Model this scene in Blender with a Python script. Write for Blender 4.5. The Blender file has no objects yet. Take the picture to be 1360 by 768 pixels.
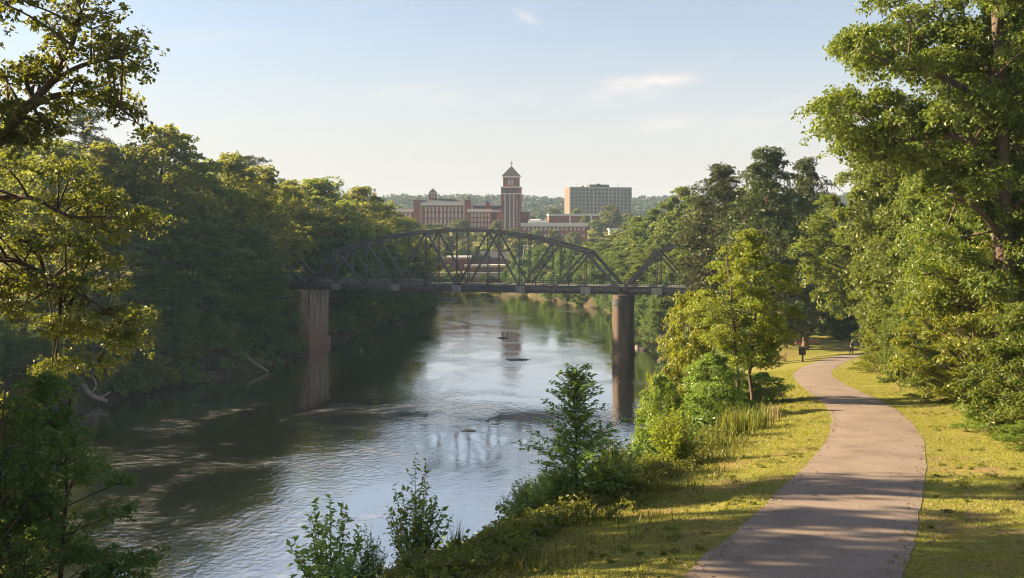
import bpy, math, random
import numpy as np
from mathutils import Vector

# ------------------------------------------------------------------ camera, sky, sun, exposure
scene = bpy.context.scene
col = scene.collection
F = 1322.0            # focal length in photo pixels (35 mm lens on 36 mm sensor, photo 1360 wide)
HZ = 305.0            # photo row of the horizon
R = math.radians
SUN_EL, SUN_AZ = 24.0, 12.0     # elevation; azimuth ahead of due left (-X) towards +Y

cam_d = bpy.data.cameras.new('camera'); cam = bpy.data.objects.new('camera', cam_d); col.objects.link(cam)
cam.location = (0, 0, 0); cam.rotation_euler = (R(90), 0, 0)
cam_d.sensor_width = 36; cam_d.lens = F * 36 / 1360; cam_d.shift_y = -(384 - HZ) / 1360
cam_d.clip_start = 0.2; cam_d.clip_end = 6000
scene.camera = cam

sun_vec = Vector((-math.cos(R(SUN_AZ)) * math.cos(R(SUN_EL)), math.sin(R(SUN_AZ)) * math.cos(R(SUN_EL)), math.sin(R(SUN_EL))))
sun_d = bpy.data.lights.new('sun', 'SUN'); sun = bpy.data.objects.new('sun', sun_d); col.objects.link(sun)
sun_d.energy = 5.0; sun_d.angle = R(0.6); sun_d.color = (1.0, 0.76, 0.46)
sun.rotation_euler = sun_vec.to_track_quat('Z', 'Y').to_euler()

world = bpy.data.worlds.new('World'); scene.world = world; world.use_nodes = True
wt = world.node_tree; wt.nodes.clear()
def wn(t, **k):
    n = wt.nodes.new(t)
    for a, b in k.items(): setattr(n, a, b)
    return n
wl = wt.links.new
sky = wn('ShaderNodeTexSky', sky_type='NISHITA', sun_disc=False, sun_elevation=R(SUN_EL), air_density=1.0, dust_density=1.0, ozone_density=1.3, altitude=50)
sky.sun_rotation = math.atan2(sun_vec.x, sun_vec.y)
bg = wn('ShaderNodeBackground'); bg.inputs['Strength'].default_value = 0.040
wo = wn('ShaderNodeOutputWorld')
geo = wn('ShaderNodeTexCoord')
sep = wn('ShaderNodeSeparateXYZ'); wl(geo.outputs['Generated'], sep.inputs[0])
def wm(op, a, b=None, clamp=False):
    n = wn('ShaderNodeMath', operation=op, use_clamp=clamp)
    for i, v in enumerate((a, b)):
        if v is None: continue
        if isinstance(v, (int, float)): n.inputs[i].default_value = v
        else: wl(v, n.inputs[i])
    return n.outputs[0]
ymax = wm('MAXIMUM', sep.outputs[1], 0.05)
U_ = wm('DIVIDE', sep.outputs[0], ymax); V_ = wm('DIVIDE', sep.outputs[2], ymax)
def streak(px, py, lx, ly, slope, amp):        # a wisp of cirrus: soft elongated patch in the sky
    u = wm('SUBTRACT', U_, (px - 680) / F); v = wm('SUBTRACT', V_, (HZ - py) / F)
    v2 = wm('SUBTRACT', v, wm('MULTIPLY', u, slope))
    a = wm('POWER', wm('ABSOLUTE', wm('DIVIDE', u, lx / F)), 2.0); b = wm('POWER', wm('ABSOLUTE', wm('DIVIDE', v2, ly / F)), 2.0)
    return wm('MULTIPLY', wm('EXPONENT', wm('MULTIPLY', wm('ADD', a, b), -1.0)), amp)
cmb = wn('ShaderNodeCombineXYZ'); wl(U_, cmb.inputs[0])
wl(wm('SUBTRACT', wm('MULTIPLY', V_, 4.0), wm('MULTIPLY', U_, 1.0)), cmb.inputs[1])
nz = wn('ShaderNodeTexNoise'); nz.inputs['Scale'].default_value = 9.0; nz.inputs['Detail'].default_value = 7.0; nz.inputs['Roughness'].default_value = 0.62; nz.inputs['Distortion'].default_value = 0.6
wl(cmb.outputs[0], nz.inputs['Vector'])
nf = wm('MULTIPLY', wm('SUBTRACT', nz.outputs['Fac'], 0.34), 3.4, True)
tot = None
for a in ((830, 122, 66, 13, 0.22, 1.15), (868, 106, 60, 6, 0.03, 0.95), (700, 23, 16, 7, -0.5, 0.55), (865, 166, 70, 9, 0.12, 0.7), (610, 130, 110, 16, 0.02, 0.3),
          (970, 75, 26, 2.2, 0.3, 0.28), (270, 50, 190, 10, 0.02, 0.3), (480, 122, 120, 10, 0.0, 0.25), (980, 170, 80, 20, 0.05, 0.35), (1040, 140, 50, 14, 0.1, 0.3), (330, 180, 260, 40, 0.0, 0.25)):
    s = streak(*a); tot = s if tot is None else wm('ADD', tot, s)
veil = wm('MAXIMUM', wm('SUBTRACT', 0.95, wm('MULTIPLY', V_, 3.3)), 0.28)
cover = wm('ADD', wm('MULTIPLY', tot, nf), wm('MULTIPLY', wm('SUBTRACT', nz.outputs['Fac'], 0.50), 0.35, True), True)
bw = wn('ShaderNodeRGBToBW'); wl(sky.outputs[0], bw.inputs[0])
cl = wn('ShaderNodeMix', data_type='RGBA', blend_type='MULTIPLY'); cl.inputs[0].default_value = 1.0
cc = wn('ShaderNodeCombineColor')
mv = wn('ShaderNodeMix', data_type='RGBA'); wl(veil, mv.inputs[0]); wl(sky.outputs[0], mv.inputs[6]); mv.inputs[7].default_value = (4.45, 3.95, 3.72, 1)   # thin high veil, even and creamy
mx = wn('ShaderNodeMix', data_type='RGBA'); wl(cover, mx.inputs[0]); wl(mv.outputs[2], mx.inputs[6]); mx.inputs[7].default_value = (5.1, 4.75, 4.5, 1)   # the wisps
wl(mx.outputs[2], bg.inputs['Color']); wl(bg.outputs[0], wo.inputs['Surface'])

vs = scene.view_settings
vs.view_transform = 'Standard'; vs.look = 'None'; vs.exposure = 2.25; vs.gamma = 1.0; vs.use_curve_mapping = False
cy = scene.cycles
scene.render.engine = 'CYCLES'
cy.use_denoising = True
try: cy.denoiser = 'OPENIMAGEDENOISE'; cy.denoising_input_passes = 'RGB_ALBEDO_NORMAL'
except Exception: pass
cy.max_bounces = 6; cy.diffuse_bounces = 3; cy.glossy_bounces = 3; cy.transmission_bounces = 4; cy.volume_bounces = 0; cy.transparent_max_bounces = 4
cy.sample_clamp_indirect = 6.0
scene.cycles.filter_width = 1.05

# ------------------------------------------------------------------ helpers
WATER = -24.6
rng = np.random.default_rng(7)
def at(px, py, D): return np.array(((px - 680) / F * D, D, (HZ - py) / F * D))

def tag(o, label=None, cat=None, group=None, kind=None):
    if label: o['label'] = label
    if cat: o['category'] = cat
    if group: o['group'] = group
    if kind: o['kind'] = kind
    return o
def empty(name, loc, label=None, cat=None, group=None, rz=0.0):
    o = bpy.data.objects.new(name, None); col.objects.link(o); o.empty_display_size = 0.3
    o.location = tuple(loc); o.rotation_euler = (0, 0, rz)
    return tag(o, label, cat, group)

def mesh_np(name, V, F4=None, F3=None, mats=(), smooth=False, midx=None):
    V = np.ascontiguousarray(V, dtype=np.float32)
    n4 = 0 if F4 is None else len(F4); n3 = 0 if F3 is None else len(F3)
    me = bpy.data.meshes.new(name)
    me.vertices.add(len(V)); me.vertices.foreach_set('co', V.ravel())
    lv = []
    if n4: lv.append(np.asarray(F4, dtype=np.int32).ravel())
    if n3: lv.append(np.asarray(F3, dtype=np.int32).ravel())
    lv = np.concatenate(lv)
    me.loops.add(len(lv)); me.loops.foreach_set('vertex_index', lv)
    me.polygons.add(n4 + n3)
    st = np.concatenate([np.arange(n4) * 4, n4 * 4 + np.arange(n3) * 3]).astype(np.int32)
    me.polygons.foreach_set('loop_start', st)
    me.polygons.foreach_set('use_smooth', np.full(n4 + n3, bool(smooth)))
    for m in mats: me.materials.append(m)
    if midx is not None: me.polygons.foreach_set('material_index', np.asarray(midx, dtype=np.int32))
    me.update(calc_edges=True); me.validate()
    return me
def obj(name, me, parent=None, loc=(0, 0, 0)):
    o = bpy.data.objects.new(name, me); col.objects.link(o); o.location = tuple(loc)
    if parent is not None: o.parent = parent
    return o

class MB:
    """Collects boxes, bars and tubes into one mesh."""
    def __init__(s): s.v = []; s.f4 = []; s.f3 = []; s.n = 0; s.m4 = []; s.m3 = []; s.cur = 0
    def mat(s, i): s.cur = i; return s
    def add(s, V, f4=(), f3=()):
        V = np.asarray(V, float)
        s.v.append(V)
        for f in f4: s.f4.append([i + s.n for i in f]); s.m4.append(s.cur)
        for f in f3: s.f3.append([i + s.n for i in f]); s.m3.append(s.cur)
        s.n += len(V); return s
    def box(s, x0, x1, y0, y1, z0, z1):
        return s.add([(x0,y0,z0),(x1,y0,z0),(x1,y1,z0),(x0,y1,z0),(x0,y0,z1),(x1,y0,z1),(x1,y1,z1),(x0,y1,z1)],
              [(0,3,2,1),(4,5,6,7),(0,1,5,4),(1,2,6,5),(2,3,7,6),(3,0,4,7)])
    def frustum(s, x0, x1, y0, y1, z0, z1, ix, iy):   # box tapering by ix, iy at the top (a hip or pyramid roof)
        return s.add([(x0,y0,z0),(x1,y0,z0),(x1,y1,z0),(x0,y1,z0),(x0+ix,y0+iy,z1),(x1-ix,y0+iy,z1),(x1-ix,y1-iy,z1),(x0+ix,y1-iy,z1)],
              [(0,3,2,1),(4,5,6,7),(0,1,5,4),(1,2,6,5),(2,3,7,6),(3,0,4,7)])
    def bar(s, p, q, w, h, up=(0, 0, 1)):
        p = np.asarray(p, float); q = np.asarray(q, float); d = q - p; d /= np.linalg.norm(d)
        up = np.asarray(up, float)
        if abs(d @ up) > 0.98: up = np.array((0.246, 0.969, 0.0))
        a = np.cross(d, up); a /= np.linalg.norm(a); b = np.cross(a, d)
        c = [(-1,-1),(1,-1),(1,1),(-1,1)]
        V = [e + a * i * w / 2 + b * j * h / 2 for e in (p, q) for i, j in c]
        return s.add(V, [(0,3,2,1),(4,5,6,7),(0,1,5,4),(1,2,6,5),(2,3,7,6),(3,0,4,7)])
    def tube(s, pts, rad, sides=6, cap=True):
        pts = np.asarray(pts, float); n = len(pts)
        rad = np.broadcast_to(np.asarray(rad, float), (n,))
        t = np.gradient(pts, axis=0); t /= np.linalg.norm(t, axis=1)[:, None] + 1e-9
        ref = np.array((0.31, 0.17, 0.93)) if abs(t[0, 2]) < 0.8 else np.array((0.93, 0.31, 0.1))
        a = np.cross(t, ref); a /= np.linalg.norm(a, axis=1)[:, None] + 1e-9; b = np.cross(t, a)
        th = np.arange(sides) * 2 * math.pi / sides
        V = (pts[:, None] + rad[:, None, None] * (np.cos(th)[None, :, None] * a[:, None] + np.sin(th)[None, :, None] * b[:, None])).reshape(-1, 3)
        f = []
        for i in range(n - 1):
            for j in range(sides):
                k = (j + 1) % sides
                f.append((i * sides + j, i * sides + k, (i + 1) * sides + k, (i + 1) * sides + j))
        s.add(V, f)
        if cap:
            for base, flip in ((0, 1), ((n - 1) * sides, 0)):
                c = V[base:base + sides]
                ids = list(range(sides)); tri = [(sides, j, (j + 1) % sides) if not flip else (sides, (j + 1) % sides, j) for j in ids]
                s.add(np.vstack([c, c.mean(0)]), (), tri)
        return s
    def mesh(s, name, mats, smooth=False, origin=(0, 0, 0)):
        V = np.vstack(s.v) - np.asarray(origin, float)
        return mesh_np(name, V, s.f4 or None, s.f3 or None, mats if isinstance(mats, (list, tuple)) else [mats], smooth, s.m4 + s.m3)
    def build(s, name, mats, parent=None, origin=(0, 0, 0), smooth=False):
        return obj(name, s.mesh(name, mats, smooth, origin), parent)

# ------------------------------------------------------------------ materials
def newmat(name):
    m = bpy.data.materials.new(name); m.use_nodes = True; nt = m.node_tree; nt.nodes.clear()
    out = nt.nodes.new('ShaderNodeOutputMaterial')
    def N(t, **k):
        n = nt.nodes.new(t)
        for a, b in k.items():
            if a.startswith('i_'): n.inputs[a[2:].replace('_', ' ')].default_value = b
            else: setattr(n, a, b)
        return n
    return m, nt, N, nt.links.new, out
def ramp(N, L, fac, stops):
    r = N('ShaderNodeValToRGB'); e = r.color_ramp.elements
    while len(e) < len(stops): e.new(0.5)
    for x, (p, c) in zip(e, stops): x.position = p; x.color = (*c, 1) if len(c) == 3 else c
    L(fac, r.inputs[0]); return r.outputs[0]

def leaf_mat(name, dark, light, trans, tfac=0.35, rough=0.5, huevar=0.03):
    m, nt, N, L, out = newmat(name)
    g = N('ShaderNodeNewGeometry'); oi = N('ShaderNodeObjectInfo')
    c = ramp(N, L, g.outputs['Random Per Island'], [(0.0, dark), (0.65, tuple((a + b) / 2 for a, b in zip(dark, light))), (1.0, light)])
    hs = N('ShaderNodeHueSaturation')
    mm = N('ShaderNodeMapRange', i_From_Min=0, i_From_Max=1, i_To_Min=0.5 - huevar, i_To_Max=0.5 + huevar * 0.5); L(oi.outputs['Random'], mm.inputs[0]); L(mm.outputs[0], hs.inputs['Hue'])
    m2 = N('ShaderNodeMapRange', i_From_Min=0, i_From_Max=1, i_To_Min=0.8, i_To_Max=1.2); L(oi.outputs['Random'], m2.inputs[0]); L(m2.outputs[0], hs.inputs['Value'])
    L(c, hs.inputs['Color'])
    p = N('ShaderNodeBsdfPrincipled', i_Roughness=rough); p.inputs['Specular IOR Level'].default_value = 0.35
    L(hs.outputs[0], p.inputs['Base Color'])
    t = N('ShaderNodeBsdfTranslucent'); t.inputs['Color'].default_value = (*trans, 1)
    mx = N('ShaderNodeMixShader'); mx.inputs[0].default_value = tfac
    L(p.outputs[0], mx.inputs[1]); L(t.outputs[0], mx.inputs[2]); L(mx.outputs[0], out.inputs[0])
    return m
def plain(name, colr, rough=0.7, metal=0.0, var=0.25, scale=3.0, bump=0.0, stretch=(1, 1, 1), spec=0.4):
    m, nt, N, L, out = newmat(name)
    tc = N('ShaderNodeTexCoord'); mp = N('ShaderNodeMapping'); mp.inputs['Scale'].default_value = stretch
    L(tc.outputs['Object'], mp.inputs[0])
    nz = N('ShaderNodeTexNoise', i_Scale=scale, i_Detail=6.0, i_Roughness=0.6); L(mp.outputs[0], nz.inputs['Vector'])
    c = ramp(N, L, nz.outputs['Fac'], [(0.3, tuple(x * (1 - var) for x in colr)), (0.7, tuple(min(1, x * (1 + var)) for x in colr))])
    p = N('ShaderNodeBsdfPrincipled', i_Roughness=rough, i_Metallic=metal); p.inputs['Specular IOR Level'].default_value = spec
    L(c, p.inputs['Base Color'])
    if bump:
        b = N('ShaderNodeBump', i_Strength=bump, i_Distance=0.05); L(nz.outputs['Fac'], b.inputs['Height']); L(b.outputs[0], p.inputs['Normal'])
    L(p.outputs[0], out.inputs[0]); return m

M = {}
M['leaf_hill'] = leaf_mat('leaf_hills', (0.028, 0.045, 0.022), (0.060, 0.085, 0.036), (0.10, 0.12, 0.04), 0.25)
M['leaf_wood'] = leaf_mat('leaf_wood', (0.050, 0.092, 0.030), (0.130, 0.185, 0.050), (0.34, 0.38, 0.04), 0.44)
M['leaf_wood2'] = leaf_mat('leaf_wood_olive', (0.050, 0.085, 0.024), (0.130, 0.170, 0.038), (0.36, 0.37, 0.03), 0.44)
M['leaf_bank'] = leaf_mat('leaf_bank', (0.050, 0.098, 0.028), (0.122, 0.190, 0.048), (0.16, 0.25, 0.03), 0.32)
M['pine'] = leaf_mat('pine_needles', (0.032, 0.052, 0.014), (0.085, 0.108, 0.026), (0.09, 0.11, 0.02), 0.18, 0.45)
M['leaf_oak'] = leaf_mat('leaf_oak', (0.040, 0.072, 0.015), (0.116, 0.160, 0.026), (0.25, 0.32, 0.03), 0.34, 0.42)
M['leaf_oak_dark'] = leaf_mat('leaf_oak_amber', (0.036, 0.064, 0.016), (0.088, 0.122, 0.026), (0.25, 0.27, 0.025), 0.34, 0.42)  # darker oak leaf tone for the trees at the left edge
M['leaf_sun'] = leaf_mat('leaf_fresh', (0.070, 0.105, 0.014), (0.165, 0.205, 0.024), (0.34, 0.38, 0.03), 0.36, 0.42)
M['leaf_lime'] = leaf_mat('leaf_lime', (0.130, 0.185, 0.014), (0.240, 0.300, 0.024), (0.44, 0.48, 0.03), 0.40, 0.45)
M['leaf_sapling'] = leaf_mat('leaf_sapling', (0.075, 0.140, 0.028), (0.170, 0.265, 0.050), (0.28, 0.42, 0.04), 0.36, 0.38)
M['leaf_far'] = leaf_mat('leaf_campus', (0.070, 0.095, 0.026), (0.140, 0.160, 0.045), (0.25, 0.26, 0.05), 0.30)
M['grass'] = leaf_mat('grass_blades', (0.080, 0.115, 0.018), (0.275, 0.270, 0.048), (0.42, 0.40, 0.04), 0.35, 0.5)
M['weeds'] = leaf_mat('weed_leaves', (0.060, 0.085, 0.016), (0.150, 0.170, 0.034), (0.25, 0.27, 0.03), 0.32, 0.5)
M['straw'] = leaf_mat('dry_stalks', (0.16, 0.12, 0.06), (0.30, 0.23, 0.11), (0.3, 0.22, 0.08), 0.25, 0.6)
M['bark'] = plain('bark', (0.075, 0.055, 0.042), 0.9, 0, 0.5, 5.0, 0.6, (1, 1, 0.2))
M['bark_pine'] = plain('bark_pine', (0.115, 0.070, 0.048), 0.9, 0, 0.5, 4.0, 0.6, (1, 1, 0.3))
M['drift'] = plain('driftwood', (0.22, 0.18, 0.15), 0.85, 0, 0.4, 3.0, 0.4)
M['steel'] = plain('weathered_steel', (0.050, 0.049, 0.054), 0.55, 0.2, 0.45, 1.2, 0.0)
M['steel_pale'] = plain('pale_steel', (0.15, 0.145, 0.15), 0.5, 0.2, 0.35, 1.5)
M['deck'] = plain('deck_concrete', (0.10, 0.095, 0.09), 0.85, 0, 0.3, 0.8)
M['mesh_panel'] = plain('railing_panel', (0.19, 0.19, 0.185), 0.7, 0.1, 0.35, 1.6)
M['brick'] = plain('red_brick', (0.200, 0.070, 0.052), 0.9, 0, 0.22, 0.25)
M['brick_dark'] = plain('red_brick_old', (0.180, 0.062, 0.050), 0.9, 0, 0.3, 0.3)
M['white'] = plain('white_trim', (0.52, 0.50, 0.47), 0.7, 0, 0.08, 0.3)
M['pale'] = plain('pale_concrete', (0.34, 0.32, 0.30), 0.8, 0, 0.15, 0.3)
M['roof'] = plain('slate_roof', (0.050, 0.057, 0.060), 0.7, 0, 0.25, 0.4)
M['roof_brown'] = plain('brown_shingle', (0.038, 0.028, 0.027), 0.85, 0, 0.25, 0.6)
M['roof_pale'] = plain('pale_membrane_roof', (0.45, 0.45, 0.46), 0.7, 0, 0.15, 0.2)
M['glass'] = plain('window_glass', (0.046, 0.046, 0.050), 0.35, 0, 0.3, 0.6, spec=0.5)
M['glass_pale'] = plain('pale_window_glass', (0.30, 0.30, 0.31), 0.4, 0, 0.3, 0.8)  # panes in an even pale grey
M['spandrel'] = plain('grey_spandrel', (0.185, 0.165, 0.145), 0.6, 0, 0.25, 0.5)
M['curtainwall'] = plain('grey_curtain_wall', (0.085, 0.088, 0.09), 0.35, 0, 0.25, 0.35)
M['tan'] = plain('tan_panel', (0.115, 0.080, 0.068), 0.8, 0, 0.1, 0.3)
M['stone'] = plain('grey_stone', (0.25, 0.235, 0.22), 0.9, 0, 0.4, 0.8, 0.4)
M['rock'] = plain('wet_rock', (0.030, 0.027, 0.024), 0.4, 0, 0.5, 1.5, 0.6)
M['clay'] = plain('red_clay', (0.36, 0.14, 0.075), 0.95, 0, 0.3, 1.0, 0.4)
M['dark_paint'] = plain('dark_painted_wood', (0.035, 0.030, 0.028), 0.6, 0, 0.3, 6)
M['skin'] = plain('skin', (0.50, 0.33, 0.25), 0.6, 0, 0.05, 6)
M['shirt'] = plain('dark_shirt', (0.045, 0.047, 0.055), 0.9, 0, 0.2, 8)
M['trousers'] = plain('trousers', (0.075, 0.065, 0.060), 0.9, 0, 0.2, 8)
M['cap'] = plain('pale_cap', (0.55, 0.53, 0.50), 0.9, 0, 0.1, 8)

# pier concrete with rust-red tide stain (a mark of its own, by height above the water) and dark run-off streaks
def pier_mat(name, base, stain, z0, z1):
    m, nt, N, L, out = newmat(name)
    g = N('ShaderNodeNewGeometry'); s = N('ShaderNodeSeparateXYZ'); L(g.outputs['Position'], s.inputs[0])
    mp = N('ShaderNodeMapping'); mp.inputs['Scale'].default_value = (1, 1, 0.08); L(g.outputs['Position'], mp.inputs[0])
    n1 = N('ShaderNodeTexNoise', i_Scale=1.1, i_Detail=5.0); L(mp.outputs[0], n1.inputs['Vector'])
    n2 = N('ShaderNodeTexNoise', i_Scale=0.8, i_Detail=6.0); L(g.outputs['Position'], n2.inputs['Vector'])
    c1 = ramp(N, L, n1.outputs['Fac'], [(0.36, tuple(x * 0.30 for x in base)), (0.60, base)])
    ad = N('ShaderNodeMath', operation='MULTIPLY_ADD'); L(n2.outputs['Fac'], ad.inputs[0]); ad.inputs[1].default_value = -3.0; L(s.outputs[2], ad.inputs[2])
    mr = N('ShaderNodeMapRange', i_From_Min=z0 - 1.5, i_From_Max=z1 - 1.5, i_To_Min=1.0, i_To_Max=0.0); L(ad.outputs[0], mr.inputs[0])
    mx = N('ShaderNodeMix', data_type='RGBA'); L(mr.outputs[0], mx.inputs[0]); L(c1, mx.inputs[6]); mx.inputs[7].default_value = (*stain, 1)
    p = N('ShaderNodeBsdfPrincipled', i_Roughness=0.9); L(mx.outputs[2], p.inputs['Base Color']); L(p.outputs[0], out.inputs[0]); return m
M['pier'] = pier_mat('pier_concrete', (0.34, 0.25, 0.18), (0.215, 0.115, 0.080), -22.8, -17.5)
M['caisson'] = pier_mat('rusty_caisson', (0.115, 0.078, 0.058), (0.075, 0.050, 0.038), -23.5, -20.0)

# ------------------------------------------------------------------ ground
PA, PB = 3.2, 0.10
def path_z(Y):
    Y = np.asarray(Y, float)
    return -(PA + PB * np.minimum(Y, 128.0)) + 0.012 * np.maximum(Y - 128.0, 0)
pc = []
for y, x in ((768,1054),(740,1073),(713,1093),(681,1113),(649,1132),(620,1150),(594,1160),(575,1161),(560,1157),(546,1147),(534,1132),(517,1102),(507,1087),(500,1080),(493,1081),(487,1090),(481,1103),(476,1117),(472,1135)):
    D = F * PA / (y - HZ - F * PB); pc.append(((x - 680) / F * D, D))
pc = [(-0.9 + 0.2, -8.0), (0.6, 4.0)] + pc + [(52.0, 133.0), (66.0, 140.0), (84.0, 146.0)]
pc = np.array(pc)
def catmull(P, n=12):
    Q = np.vstack([2 * P[0] - P[1], P, 2 * P[-1] - P[-2]]); o = []
    for i in range(1, len(Q) - 2):
        p0, p1, p2, p3 = Q[i - 1:i + 3]
        for t in np.arange(n) / n:
            o.append(0.5 * (2 * p1 + (p2 - p0) * t + (2 * p0 - 5 * p1 + 4 * p2 - p3) * t * t + (3 * p1 - p0 - 3 * p2 + p3) * t ** 3))
    o.append(P[-1]); return np.array(o)
PC = catmull(pc)
for _ in range(6): PC[1:-1] = (PC[:-2] + 2 * PC[1:-1] + PC[2:]) / 4
def path_x(Y): return np.interp(Y, PC[:, 1], PC[:, 0])
def crest_off(Y): return np.interp(Y, [0, 30, 45, 80, 130, 180, 392], [5.2, 5.2, 4.8, 6.0, 11.0, 30.0, 60.0])
WR = np.array([(-40,-60),(0,-44),(20,-30),(50,-4),(70,3),(100,11),(130,20),(160,25),(190,28),(202,28.5),(224,32),(239,30),(298,30),(322,23),(342,15),(374,5),(392,-2),(400,-8)], float)
WL = np.array([(-40,-150),(0,-130),(70,-100),(100,-82),(127,-67),(143,-58),(175,-43),(192,-42),(204,-43.2),(214,-42.2),(222,-37),(269,-32),(310,-26.5),(350,-26.3),(366,-27)], float)
def water_r(Y): return np.interp(Y, WR[:, 0], WR[:, 1])
def water_l(Y): return np.interp(Y, WL[:, 0], WL[:, 1])
def sstep(a, b, x): t = np.clip((x - a) / (b - a), 0, 1); return t * t * (3 - 2 * t)
def wob(X, Y, s, k): return np.sin(X * s + 1.7 * k) * np.cos(Y * s * 1.13 + k) + 0.5 * np.sin(X * s * 2.3 - k + Y * s * 1.9)
BED = -27.0
def ground(X, Y):
    X = np.asarray(X, float); Y = np.asarray(Y, float)
    # right bank with the path
    px_ = path_x(Y); d = X - px_
    G = np.where(Y < 128, path_z(Y), -16.0 + np.interp(Y, [128, 180, 250, 392], [0, 1.5, 2.5, 1.0]))
    cross = np.where(d > 1.9, 0.05 * (d - 1.9) + 0.25 * sstep(4, 9, d), 0.0) + np.where(d < -1.7, 0.10 * (d + 1.7), 0.0)
    cross = np.clip(cross, -1.2, 6.0) + np.where(np.abs(d) > 2.2, 0.04 * wob(X, Y, 0.9, 3.0), 0)
    plat = G + cross
    xc = np.where(Y < 128, px_, np.interp(Y, [128, 180, 392], [42, 62, 62])) - crest_off(Y)
    xc = np.maximum(xc, water_r(Y) + 8)
    xw = water_r(Y) + 0.6 * wob(X * 0, Y, 0.25, 1.0)
    zc = G - np.clip(0.10 * (crest_off(Y) - 1.7), 0, 1.2)
    t = (X - xw) / (xc - xw)
    slope = WATER + (zc - WATER) * (1 - np.clip(1 - t, 0, 1) ** 1.15) + 0.35 * wob(X, Y, 0.5, 2.0) * np.clip(1 - t, 0, 1)
    zr = np.where(t >= 1, plat, np.where(t > 0, slope, np.maximum(WATER + (X - xw) * 0.6, BED)))
    # left bank
    e = water_l(Y) + 0.9 * wob(X * 0, Y, 0.21, 4.0) - X
    zl = np.where(e > 0, WATER + np.interp(e, [0, 1.2, 5, 14, 30, 80, 300, 900], [0, 1.0, 4.0, 10.0, 13.0, 16.5, 22.0, 26.0]) + 0.3 * wob(X, Y, 0.4, 5.0), np.maximum(WATER - e * -0.6, BED))
    zl = zl * 1.0 + (BED - zl) * sstep(352, 372, Y)
    # far bank and the campus hill, wooded hills behind
    zf = np.interp(Y, [392, 396, 425, 450, 500, 560, 600, 700, 900, 1150, 1400, 1700, 1950], [BED, -23.8, -21, -18.5, -13, -4, -1, 1, -4, 6, 28, 36, 20])
    zf = zf + np.where(Y > 1000, 5 * wob(X, Y, 0.006, 1.0), 0) + np.where(Y > 420, 0.4 * wob(X, Y, 0.05, 2.0), 0)
    return np.maximum(np.maximum(zr, zl), zf)
def gz(X, Y): return float(ground(np.array([X]), np.array([Y]))[0])

def grid_axis(segs):
    o = []
    for a, b, s in segs: o.append(np.arange(a, b, s))
    return np.concatenate(o + [[segs[-1][1]]])
gx = grid_axis([(-1400, -300, 40), (-300, -110, 8), (-110, -40, 2.0), (-40, -8, 1.0), (-8, 30, 0.4), (30, 60, 1.0), (60, 120, 3), (120, 300, 10), (300, 1400, 40)])
gy = grid_axis([(-50, 4, 2), (4, 60, 0.5), (60, 140, 1.0), (140, 420, 2.5), (420, 640, 8), (640, 1950, 25)])
X, Y = np.meshgrid(gx, gy); Z = ground(X, Y)
nx, ny = len(gx), len(gy)
idx = np.arange(nx * ny).reshape(ny, nx)
F4 = np.stack([idx[:-1, :-1], idx[:-1, 1:], idx[1:, 1:], idx[1:, :-1]], -1).reshape(-1, 4)

m, nt, N, L, out = newmat('ground_grass_and_soil')
g = N('ShaderNodeNewGeometry'); sp = N('ShaderNodeSeparateXYZ'); L(g.outputs['Position'], sp.inputs[0])
n1 = N('ShaderNodeTexNoise', i_Scale=0.55, i_Detail=8.0, i_Roughness=0.65); L(g.outputs['Position'], n1.inputs['Vector'])
n2 = N('ShaderNodeTexNoise', i_Scale=9.0, i_Detail=6.0, i_Roughness=0.7); L(g.outputs['Position'], n2.inputs['Vector'])
n3 = N('ShaderNodeTexNoise', i_Scale=0.12, i_Detail=5.0); L(g.outputs['Position'], n3.inputs['Vector'])
grass_c = ramp(N, L, n2.outputs['Fac'], [(0.30, (0.075, 0.085, 0.016)), (0.52, (0.165, 0.165, 0.030)), (0.75, (0.270, 0.240, 0.055))])
soil_c = ramp(N, L, n2.outputs['Fac'], [(0.3, (0.110, 0.075, 0.040)), (0.7, (0.260, 0.175, 0.090))])
sel = ramp(N, L, n1.outputs['Fac'], [(0.50, (0, 0, 0)), (0.62, (0.9, 0.9, 0.9))])
mxa = N('ShaderNodeMix', data_type='RGBA'); L(sel, mxa.inputs[0]); L(grass_c, mxa.inputs[6]); L(soil_c, mxa.inputs[7])
nrm = N('ShaderNodeSeparateXYZ'); L(g.outputs['True Normal'], nrm.inputs[0])
stp = ramp(N, L, nrm.outputs[2], [(0.80, (1, 1, 1)), (0.95, (0, 0, 0))])
mud = ramp(N, L, n1.outputs['Fac'], [(0.35, (0.026, 0.026, 0.013)), (0.62, (0.062, 0.050, 0.028))])
mxb = N('ShaderNodeMix', data_type='RGBA'); L(stp, mxb.inputs[0]); L(mxa.outputs[2], mxb.inputs[6]); L(mud, mxb.inputs[7])
bp = N('ShaderNodeBump', i_Strength=0.8, i_Distance=0.05); L(n2.outputs['Fac'], bp.inputs['Height'])
p = N('ShaderNodeBsdfPrincipled', i_Roughness=0.95); p.inputs['Specular IOR Level'].default_value = 0.15
L(mxb.outputs[2], p.inputs['Base Color']); L(bp.outputs[0], p.inputs['Normal']); L(p.outputs[0], out.inputs[0])
M['ground'] = m
tag(obj('ground', mesh_np('ground', np.stack([X, Y, Z], -1).reshape(-1, 3), F4, None, [m], True)), kind='structure')

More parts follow.
